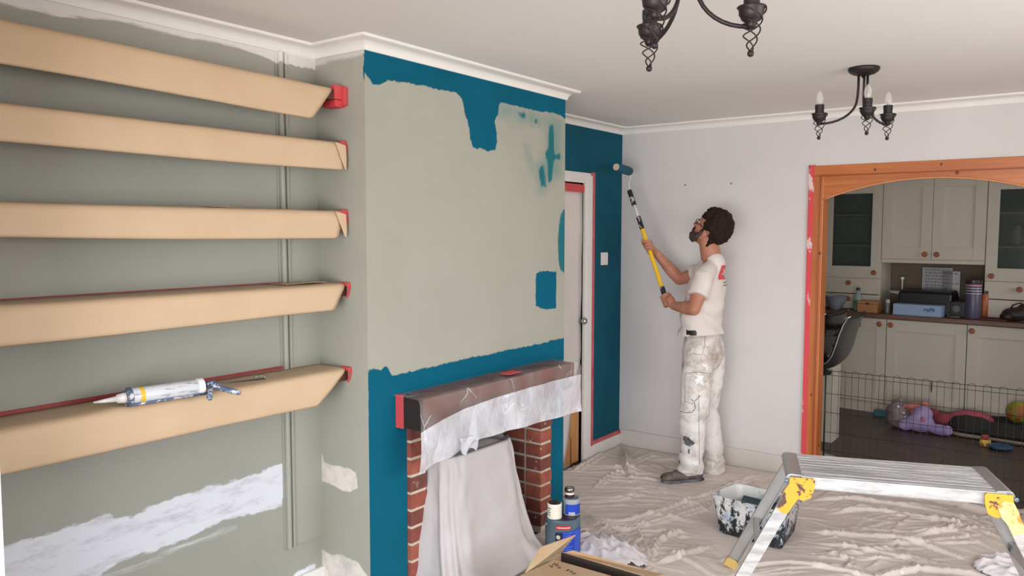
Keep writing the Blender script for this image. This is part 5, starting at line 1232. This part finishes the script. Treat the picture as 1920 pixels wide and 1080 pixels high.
# dresser units
def tower(lab, x0, x1, dz0, dz1, kx, kz, drawers, dk, items):
    t = kthing('wall_cabinet', lab, 'cabinet', x0, .31, .890, 'cream wall cabinets'); w_ = x1 - x0; Z = .890
    b_ = MB(); b_.box(0, .0, 0, .018, .30, 1.25); b_.box(w_ - .018, 0, 0, w_, .30, 1.25); b_.box(.018, .286, 0, w_ - .018, .30, 1.25); b_.box(.018, .0, dz0 - Z - .01, w_ - .018, .286, dz0 - Z + .006); b_.box(.018, 0, 1.235, w_ - .018, .286, 1.25)
    b_.build('body', mcab, t); MB().box(.019, .002, .001, w_ - .019, .02, dz0 - Z - .011).build('drawer_gap_shade', mcabd, t); MB().box(.019, .27, dz0 - Z + .01, w_ - .019, .285, 1.23).build('back_panel', mint, t)  # dark strip behind the drawers stands for the shade in their gaps
    for z in (1.481, 1.76): MB().box(.019, .02, z - Z - .008, w_ - .019, .268, z - Z + .008).build('shelf_board', mcab, t)
    shaker(.003, w_ - .003, dz0 - Z, dz1 - Z, t, kx - x0, kz - Z, .085, True)
    for (z0, z1), (dx, dzz) in zip(drawers, dk):
        d = MB().box(.003, -.020, z0 - Z + .003, w_ - .003, 0, z1 - Z - .003).build('drawer', mcab, t, bevel=.002); knob(dx - x0, dzz - Z, d, -.020)
    return t
tower('tall cream cabinet with dark glass door beside the doorway post', -.118, .404, 1.184, 2.06, .352, 1.236, ((1.035, 1.182), (.893, 1.033)), ((.134, 1.135), (.136, .986)), 0)
tower('tall cream glass door cabinet at the right edge, silvery reflections in its pane', 1.223, 1.76, 1.199, 2.06, 1.276, 1.240, ((1.048, 1.197), (.893, 1.046)), ((1.480, 1.137), (1.485, .98)), 1)
t = kthing('wall_cabinet', 'cream two door wall cabinet over the nook with the papers', 'cabinet', .406, .31, 1.33, 'cream wall cabinets')
MB().box(.001, .001, 0, .814, .30, .80).build('body', mcab, t); MB().box(.001, -.014, 0, .814, .0, .032).build('pelmet', mcab, t, bevel=.002)
shaker(.003, .4065, .036, .77, t, .361, .08, .085); shaker(.4095, .812, .036, .77, t, .455, .08, .085)
bk_ = MB(); bk_.M = KM
st(bk_.box(-1.0, .625, 0, 4, .65, ZC).build('wall_kitchen_back', plain('taupe_splashback', rgb(112, 98, 84), .8)))
# things on the worktop
ZW = .8895
def item(name, lab, cat, u, ly, v=None): lx, _ = kat(u, 580, ly); return kthing(name, lab, cat, lx, ly, ZW)
mst = plain('grey_steel_bowl', rgb(176, 182, 198), .3, metal=.4)
t = item('mixing_bowl', 'conical grey metal bowl on the worktop beside the doorway post', 'bowl', 1567, .16)
MB().lathe([(.0, .002), (.045, 0), (.050, .004), (.075, .06), (.092, .105), (.104, .128), (.107, .130), (.101, .127), (.088, .10), (.07, .055), (.0, .012)], (0, 0, 0), 30).build('bowl_body', mst, t, smooth=True)
t = item('water_bottle', 'clear plastic water bottle with a navy cap next to the grey bowl', 'bottle', 1608, .17)
mb, nt, bs = newmat('pale_green_plastic'); bs.inputs['Base Color'].default_value = (.35, .5, .45, 1); bs.inputs['Roughness'].default_value = .1; bs.inputs['Alpha'].default_value = .55
MB().lathe([(.030, 0), (.034, .006), (.034, .11), (.032, .135), (.022, .165), (.013, .180), (.013, .186)], (0, 0, 0), 22).build('bottle_body', mb, t, smooth=True); MB().lathe([(.0155, .186), (.016, .19), (.016, .206), (.013, .211)], (0, 0, 0), 18).build('cap', plain('navy_cap', rgb(26, 28, 60), .4), t, smooth='auto'); MB().lathe([(.0345, .05), (.0345, .10)], (0, 0, 0), 22, caps=False).build('label', plain('bottle_label', rgb(120, 140, 130), .5), t, smooth=True)
t = item('wooden_box', 'small light brown lidded wooden box on the worktop', 'box', 1630, .13)
mbx = plain('light_brown_wood', rgb(186, 130, 84), .5, var=.15, vscale=8); MB().box(-.085, -.06, 0, .085, .06, .075).build('box_body', mbx, t, bevel=.003); MB().box(-.087, -.062, .077, .087, .062, .100).build('lid', mbx, t, bevel=.003); MB().box(-.012, -.065, .07, .012, -.061, .088).build('clasp', mcabd, t)
t = item('pepper_mill', 'slim grey grinder with a pale cap standing by the nook', 'grinder', 1664, .15)
MB().lathe([(.022, 0), (.022, .085), (.020, .09)], (0, 0, 0), 18).build('grinder_body', plain('grinder_grey', rgb(110, 112, 112), .4), t, smooth='auto'); MB().lathe([(.018, .09), (.019, .115), (.012, .122)], (0, 0, 0), 18).build('grinder_cap', plain('pale_cap', rgb(180, 176, 166), .4), t, smooth='auto')
t = item('cake_stand', 'cream cake stand with a tall centre handle in the nook', 'cake stand', 1690, .42)
MB().lathe([(.06, 0), (.05, .008), (.012, .02), (.010, .13), (.03, .150), (.095, .165), (.108, .18), (.106, .183), (.0, .168)], (0, 0, 0), 30).build('plate_and_foot', M_['white'], t, smooth=True); MB().lathe([(.006, .168), (.006, .28), (.014, .292), (.016, .305), (.008, .31)], (0, 0, 0), 14).build('handle', M_['white'], t, smooth=True)
tag(MB().ball((0, 0, 0), (.055, .035, .018), 16, 8).build('cake', plain('brown_cake', rgb(120, 60, 40), .8), None, smooth=True), 'reddish brown cake on the cream cake stand', 'cake').location = KM @ Vector((kat(1692, 580, .42)[0] + .035, .39, ZW + .187))
t = item('blue_box', 'pale blue cardboard box with dark blue print at the front of the nook', 'box', 1722, .10)
MB().box(-.19, -.05, 0, .185, .10, .095).build('box_body', plain('pale_blue_card', rgb(146, 166, 196), .5), t, bevel=.003)
b_ = MB(); mnb = plain('navy_print', rgb(40, 60, 120), .5)
for k in range(6): b_.tube([(.055 + .014 * k, -.0515, .045 + .012 * math.sin(k * 2)), (.062 + .014 * k, -.0515, .07 - .01 * math.sin(k * 1.3)), (.070 + .014 * k, -.0515, .05)], .003, 5)
b_.build('navy_print', mnb, t)
t = item('printer', 'black printer like box behind the pale blue box', 'printer', 1738, .36)
mbk = plain('black_plastic_case', rgb(24, 24, 28), .4); MB().box(-.20, -.14, 0, .22, .12, .19).build('case', mbk, t, bevel=.012); MB().box(-.17, -.15, .03, .19, -.14, .06).build('paper_slot', plain('slot_grey', rgb(50, 50, 56), .5), t, bevel=.002); MB().box(-.19, -.13, .192, .21, .11, .205).build('lid', mbk, t, bevel=.004)
t = item('radio', 'small dark radio with cables between the printer and the tall canister', 'radio', 1796, .22)
MB().box(-.05, -.05, 0, .06, .05, .13).build('case', mbk, t, bevel=.006); MB().lathe([(.028, 0), (.028, .004)], (0, -.05, .07), 18, (0, -1, 0)).build('speaker_grille', plain('speaker_grey', rgb(110, 108, 106), .6), t); MB().tube([(-.04, -.05, .03), (-.06, -.09, .012), (-.03, -.12, .008), (.04, -.11, .008)], .004, 6).build('cable', plain('grey_cable', rgb(120, 116, 112), .5), t, smooth=True)
t = item('canister', 'tall purple grey canister with pale bands near the right cabinet', 'canister', 1824, .16)
MB().lathe([(.058, 0), (.060, .004), (.060, .285), (.058, .288)], (0, 0, 0), 28).build('tube', plain('purple_grey_tin', rgb(86, 80, 100), .4, var=.1), t, smooth='auto'); MB().lathe([(.061, .288), (.062, .292), (.062, .318), (.058, .322)], (0, 0, 0), 28).build('lid', plain('dark_lid', rgb(50, 44, 54), .4), t, smooth='auto')
b_ = MB()
for z in (.205, .228, .25): b_.lathe([(.0605, z), (.0605, z + .006)], (0, 0, 0), 28, caps=False)
b_.build('pale_band', plain('pale_band', rgb(200, 190, 200), .4), t); MB().lathe([(.0606, .27), (.0606, .282)], (0, 0, 0), 28, caps=False).build('pink_band', plain('pink_band', rgb(214, 130, 140), .4), t)
t = item('orange_jar', 'small orange jar half hidden behind the canister', 'jar', 1845, .30); MB().lathe([(.03, 0), (.034, .01), (.034, .19), (.028, .20)], (0, 0, 0), 18).build('jar_body', plain('orange_brown_jar', rgb(170, 90, 50), .4), t, smooth='auto'); MB().lathe([(.03, .2), (.03, .225)], (0, 0, 0), 18).build('jar_lid', mbk, t, smooth='auto')
t = item('bag', 'slumped dark brown bag on the worktop at the right edge of the photo', 'bag', 1905, .16)
b_ = MB(); b_.ball((0, 0, .055), (.10, .07, .055), 18, 12); b_.ball((.06, .01, .09), (.06, .05, .055), 16, 10); b_.ball((-.05, -.02, .035), (.06, .05, .035), 16, 10)
def fl2(co, no): co = co.copy(); co[:, 2] = np.maximum(co[:, 2], .002); return co
blob(b_, 'bag_body', plain('dark_brown_leather', rgb(52, 38, 36), .5, bmp=.4, bscale=40), t, .006, 3, fl2)
MB().tube([(-.04, -.02, .08), (-.02, -.03, .13), (.03, -.03, .15), (.07, -.01, .13)], .006, 8).build('strap', mbk, t, smooth=True)
t = item('cloth_mat', 'dark red folded cloth lying on the worktop by the canister', 'cloth', 1862, .14); MB().box(-.09, -.07, 0, .10, .07, .012).build('folded_cloth', plain('dark_red_cloth', rgb(92, 44, 44), .9), t, bevel=.004)
# papers pinned in the nook
def paper(u0, u1, v0, v1, lab, m, lines):
    ly = .565; a, za = kat(u0, v0, ly); b, zb2 = kat(u1, v1, ly)
    t = kthing('pinned_paper', lab, 'paper', a, ly, zb2); MB().box(0, -.002, 0, b - a, 0, za - zb2).build('sheet', m, t)
    b_ = MB(); rr = random.Random(u0)
    for k in range(lines):
        z = (za - zb2) * (.9 - .8 * k / max(lines - 1, 1)); x = .1 * (b - a)
        while x < (b - a) * .85: w_ = rr.uniform(.01, .035); b_.box(x, -.0026, z - .004, min(x + w_, (b - a) * .9), -.002, z + .004); x += w_ + .01
    b_.build('print', plain('grey_print_%d' % u0, rgb(120, 116, 118), .8), t)
paper(1730, 1785, 501, 546, 'grey printed calendar sheet on the back of the nook', plain('calendar_paper', rgb(178, 174, 176), .7), 7)
paper(1767, 1799, 508, 556, 'white sheet of paper pinned over the calendar', plain('white_paper_sheet', rgb(206, 200, 200), .7), 3)
# glassware behind the right glass door
t = item('jug', 'pale glass jug behind the pane of the right hand cabinet', 'jug', 1900, .42); t.location.z = 1.49 - .001
MB().lathe([(.03, 0), (.035, .02), (.045, .08), (.03, .15), (.034, .17)], (0, 0, 0), 20).build('jug_body', plain('pale_ceramic', rgb(190, 190, 186), .3), t, smooth=True); MB().tube([(.035, 0, .13), (.075, 0, .12), (.07, 0, .05), (.04, 0, .04)], .006, 8).build('handle', plain('pale_ceramic_handle', rgb(190, 190, 186), .3), t, smooth=True)

# breakfast bar
t = thing('breakfast_bar', 'dark topped breakfast bar with a cream end panel, partly hidden by the doorway', 'breakfast bar', (-2.2, 5.95, 0))
MB().box(-.65, -.34, .885, .79, .40, .93).build('bar_top', plain('dark_bar_top', rgb(84, 72, 72), .4), t, bevel=.004); MB().box(-.65, .19, 0, .655, .40, .884).build('end_panel', mcab, t, bevel=.003)
# bar stools
mblack = plain('black_leatherette', rgb(24, 24, 26), .28, bmp=.15, bscale=60); mchrome = plain('stool_chrome', rgb(200, 200, 204), .08, metal=1)
def stool(loc, rz, lab):
    """faces -x; seat 0.66 m"""
    t = thing('bar_stool', lab, 'bar stool', loc, rz, 'black bar stools'); zs = .665
    MB().lathe([(.0, .022), (.03, .022), (.06, .018), (.15, .012), (.195, .006), (.20, 0)], (0, 0, 0), 40).build('base_disc', mchrome, t, smooth=True)
    MB().lathe([(.028, .02), (.028, .34), (.022, .345), (.022, .60)], (0, 0, 0), 20).build('column', mchrome, t, smooth='auto')
    MB().tube([(0, -.02, .30), (-.10, -.14, .30), (-.20, -.10, .30), (-.22, 0, .30), (-.20, .10, .30), (-.10, .14, .30), (0, .02, .30)], .010, 10).build('footrest', mchrome, t, smooth=True)
    MB().lathe([(.05, .60), (.09, .615), (.09, .63)], (0, 0, 0), 20).build('seat_plate', mblack, t, smooth='auto')
    pr = [(-.21, .018), (-.19, .0), (-.10, -.012), (.0, -.016), (.07, -.010), (.12, .012), (.155, .05), (.18, .11), (.198, .19), (.218, .27), (.242, .335), (.256, .352)]
    inn = [(-.205, .045), (-.15, .050), (-.05, .042), (.03, .036), (.075, .045), (.105, .075), (.125, .13), (.143, .20), (.165, .27), (.195, .33), (.225, .362), (.250, .366)]
    b_ = MB(); rows = []
    for k in range(13):
        y = -.20 + .40 * k / 12; e = 1 - abs(y / .20) ** 6 * .35; c = abs(y / .2) ** 3
        rows.append([(a - .0, y, zs + b + .02 * c * (1 if a > .1 else 1)) for a, b in pr] + [(a + (pr[11 - i][0] - a) * (1 - e), y, zs + b + (pr[11 - i][1] - b) * (1 - e) + .02 * c) for i, (a, b) in enumerate(inn[::-1])])
    n = len(rows[0]); b_.add([p for r in rows for p in r], [(i * n + k, i * n + (k + 1) % n, (i + 1) * n + (k + 1) % n, (i + 1) * n + k) for i in range(12) for k in range(n)] + [tuple(range(n)), tuple(range(12 * n + n - 1, 12 * n - 1, -1))])
    b_.build('seat_shell', mblack, t, smooth='auto')
    for y in (-.203, .203): MB().tube([(a * .5 + c * .5, y, zs + .02 + (b * .5 + d * .5)) for (a, b), (c, d) in zip(pr, inn)], .0065, 8).build('chrome_piping', mchrome, t, smooth=True)
    for i, z in enumerate((.10, .17, .24, .30)): MB().tube([(.118 + .24 * z * .4 + .0, -.17, zs + z), (.112 + .24 * z * .4, 0, zs + z), (.118 + .24 * z * .4, .17, zs + z)], .006, 6).build('quilt_roll', mblack, t, smooth=True)
s1 = at(1546, 760, 'y', 5.62)
stool((s1.x - .05, 5.62, .0085), 0, 'black bar stool with chrome edging, the one nearer the centre of the doorway')
stool((s1.x - .20, 5.72, .0085), -.12, 'black bar stool mostly hidden behind the doorway post')

# wire play pen
mw_ = plain('black_coated_wire', rgb(34, 28, 28), .5)
GY, GX0, GX1 = 5.45, -1.42, .55
t = thing('play_pen', 'low black wire play pen panel standing across the kitchen doorway', 'wire pen', (GX0, GY, .0085))
W_ = GX1 - GX0; n = int(W_ / .0415); HZ = .666
b_ = MB()
for i in range(n + 1):
    x = i * .0415; b_.tube([(x, 0, 0), (x, 0, HZ)], .0014, 5)
tag(b_.build('upright_wires', mw_, t), kind='stuff')
for k, (a, z) in enumerate(((.0022, HZ), (.0018, HZ - .029), (.0018, .512), (.0018, .384), (.0018, .25), (.0018, .125), (.0022, .004))):
    MB().tube([(0, -.002, z), (W_, -.002, z)], a, 6).build('cross_wire', mw_, t)
for i in range(0, n, 2):
    x = i * .0415; MB().tube([(x + .0415 * q, -.001, HZ + .012 * math.sin(PI * q)) for q in np.linspace(0, 1, 7)], .0013, 5).build('wire_loop', mw_, t)
MB().tube([(0, 0, 0), (0, 0, .70)], .005, 8).build('corner_post', mw_, t, smooth=True)
lx = at(1747, 720, 'y', GY).x - GX0; MB().tube([(lx, -.006, HZ + .004), (lx, -.008, HZ - .01), (lx, -.008, HZ - .05), (lx, -.004, HZ - .07)], [.002, .0045, .0045, .002], 8).build('joining_clip', mw_, t, smooth=True)
# toys and bedding on the kitchen floor
def soft(name, lab, cat, x, y, balls, m, part, vox=.008, rz=0, ns=.006, ex=None):
    t = thing(name, lab, cat, (x, y, .009), rz); b_ = MB()
    for c, r in balls: b_.ball(c, r, 16, 10)
    def ps(co, no):
        k = np.array([noise.noise(Vector(p) * 14) for p in co]); co = co + no * (k * ns)[:, None]; co[:, 2] = np.maximum(co[:, 2], .001); return co
    o = blob(b_, part, m, t, vox, 3, ps); return t, o
mdots, nt, bs = newmat('grey_spotted_fabric'); vo = N(nt, 'ShaderNodeTexVoronoi'); vo.inputs['Scale'].default_value = 22; vo.inputs['Randomness'].default_value = .25
tc = N(nt, 'ShaderNodeTexCoord'); nt.links.new(tc.outputs['Object'], vo.inputs['Vector']); nt.links.new(mix(nt, ramp(nt, vo.outputs['Distance'], .22, .27), rgb(232, 226, 226), rgb(128, 114, 116)), bs.inputs['Base Color'])
soft('spotted_bag', 'grey drawstring bag with white spots on the kitchen floor', 'bag', -1.235, 6.96, [((0, 0, .08), (.09, .07, .085)), ((-.02, 0, .14), (.075, .06, .05)), ((-.01, 0, .205), (.045, .04, .03))], mdots, 'bag_body')
tpl, o = soft('soft_toy', 'lilac soft toy lying between the spotted bag and the dark bed', 'soft toy', -1.07, 6.90, [((0, 0, .075), (.11, .08, .075)), ((.02, .02, .15), (.07, .06, .06)), ((.14, -.02, .045), (.08, .05, .045)), ((-.10, -.01, .05), (.06, .05, .05)), ((.20, -.03, .05), (.04, .04, .04))], plain('lilac_plush', rgb(176, 158, 200), .95, col2=rgb(150, 134, 180), vscale=9, bmp=.5, bscale=120), 'plush_body')
MB().ball((.035, -.07, .12), (.018, .008, .025), 10, 8).build('pink_patch', plain('pink_patch', rgb(196, 110, 140), .9), tpl, smooth=True)
soft('doll', 'pink doll lying on top between the spotted bag and the lilac toy', 'doll', -1.135, 7.06, [((0, 0, .17), (.06, .035, .032)), ((.075, 0, .185), (.035, .03, .035)), ((-.07, 0, .16), (.05, .02, .018)), ((.0, .0, .07), (.05, .04, .08))], plain('doll_pink', rgb(212, 128, 116), .7), 'doll_body', .006)
soft('crumpled_blanket', 'dark pink blanket heaped behind the lilac toy', 'blanket', -.93, 7.10, [((0, 0, .07), (.10, .08, .07)), ((.08, -.02, .05), (.08, .07, .05)), ((-.08, .02, .11), (.06, .05, .05))], plain('dark_pink_fleece', rgb(150, 62, 76), .95, bmp=.5, bscale=50), 'blanket_body')
soft('cushion', 'pink cushion lying against the cabinets behind the dark bed', 'cushion', -.74, 7.16, [((0, 0, .10), (.17, .07, .07)), ((0, .0, .05), (.15, .08, .05))], plain('pink_cushion', rgb(176, 84, 100), .9), 'cushion_body')
t, o = soft('pet_bed', 'dark grey pet bed with a pale front edge on the kitchen floor', 'pet bed', -.34, 7.08, [((-.40, 0, .07), (.16, .16, .075)), ((-.15, 0, .055), (.3, .18, .06)), ((.25, 0, .05), (.35, .2, .055)), ((.5, 0, .07), (.15, .2, .075)), ((0, .13, .08), (.5, .06, .07))], plain('dark_grey_fleece', rgb(46, 44, 42), .95, bmp=.4, bscale=50), 'bed_body', .011)
MB().tube([(-.57, -.10, .022), (-.45, -.17, .022), (-.1, -.19, .02), (.3, -.20, .02), (.6, -.18, .022)], .014, 10).build('pale_edge', plain('pale_piping', rgb(150, 134, 120), .8), t, smooth=True)
t = thing('ball', 'yellow green ball with orange patches behind the pet bed', 'ball', (-.43, 7.16, .21)); mball = plain('green_ball', rgb(150, 150, 50), .5, col2=rgb(170, 100, 50), vscale=9, a=.5, b=.52)
MB().ball((0, 0, 0), .085, 24, 16).build('ball_skin', mball, t, smooth=True); tag(t, kind=None)
t = thing('toy_car', 'small yellow and red toy on the floor in front of the pet bed', 'toy', (-.60, 6.74, .009))
MB().box(-.035, -.03, .0, .035, .03, .05).build('toy_body', plain('toy_yellow', rgb(226, 186, 60), .4), t, bevel=.01); MB().box(-.025, -.02, .051, .02, .02, .085).build('toy_roof', plain('toy_red', rgb(160, 50, 50), .4), t, bevel=.008)
for sx_ in (-.02, .02): MB().lathe([(.012, 0), (.014, .003), (.012, .008)], (sx_, -.031, .014), 12, (0, -1, 0)).build('wheel', plain('toy_wheel', rgb(150, 70, 50), .5), t, smooth='auto')
t = thing('toy_dish', 'shallow blue toy dish on the floor beside the yellow toy', 'toy', (-.50, 6.70, .009)); MB().lathe([(.0, .004), (.05, 0), (.075, .012), (.082, .03), (.078, .032), (.05, .01), (0, .01)], (0, 0, 0), 24).build('dish', plain('toy_blue', rgb(52, 84, 120), .4), t, smooth=True)
t = thing('toy_block', 'small teal toy block by the cabinet plinth', 'toy', (-1.44, 7.30, .009)); MB().box(-.05, -.03, 0, .05, .03, .05).build('block', plain('toy_teal', rgb(40, 96, 104), .5), t, bevel=.008)
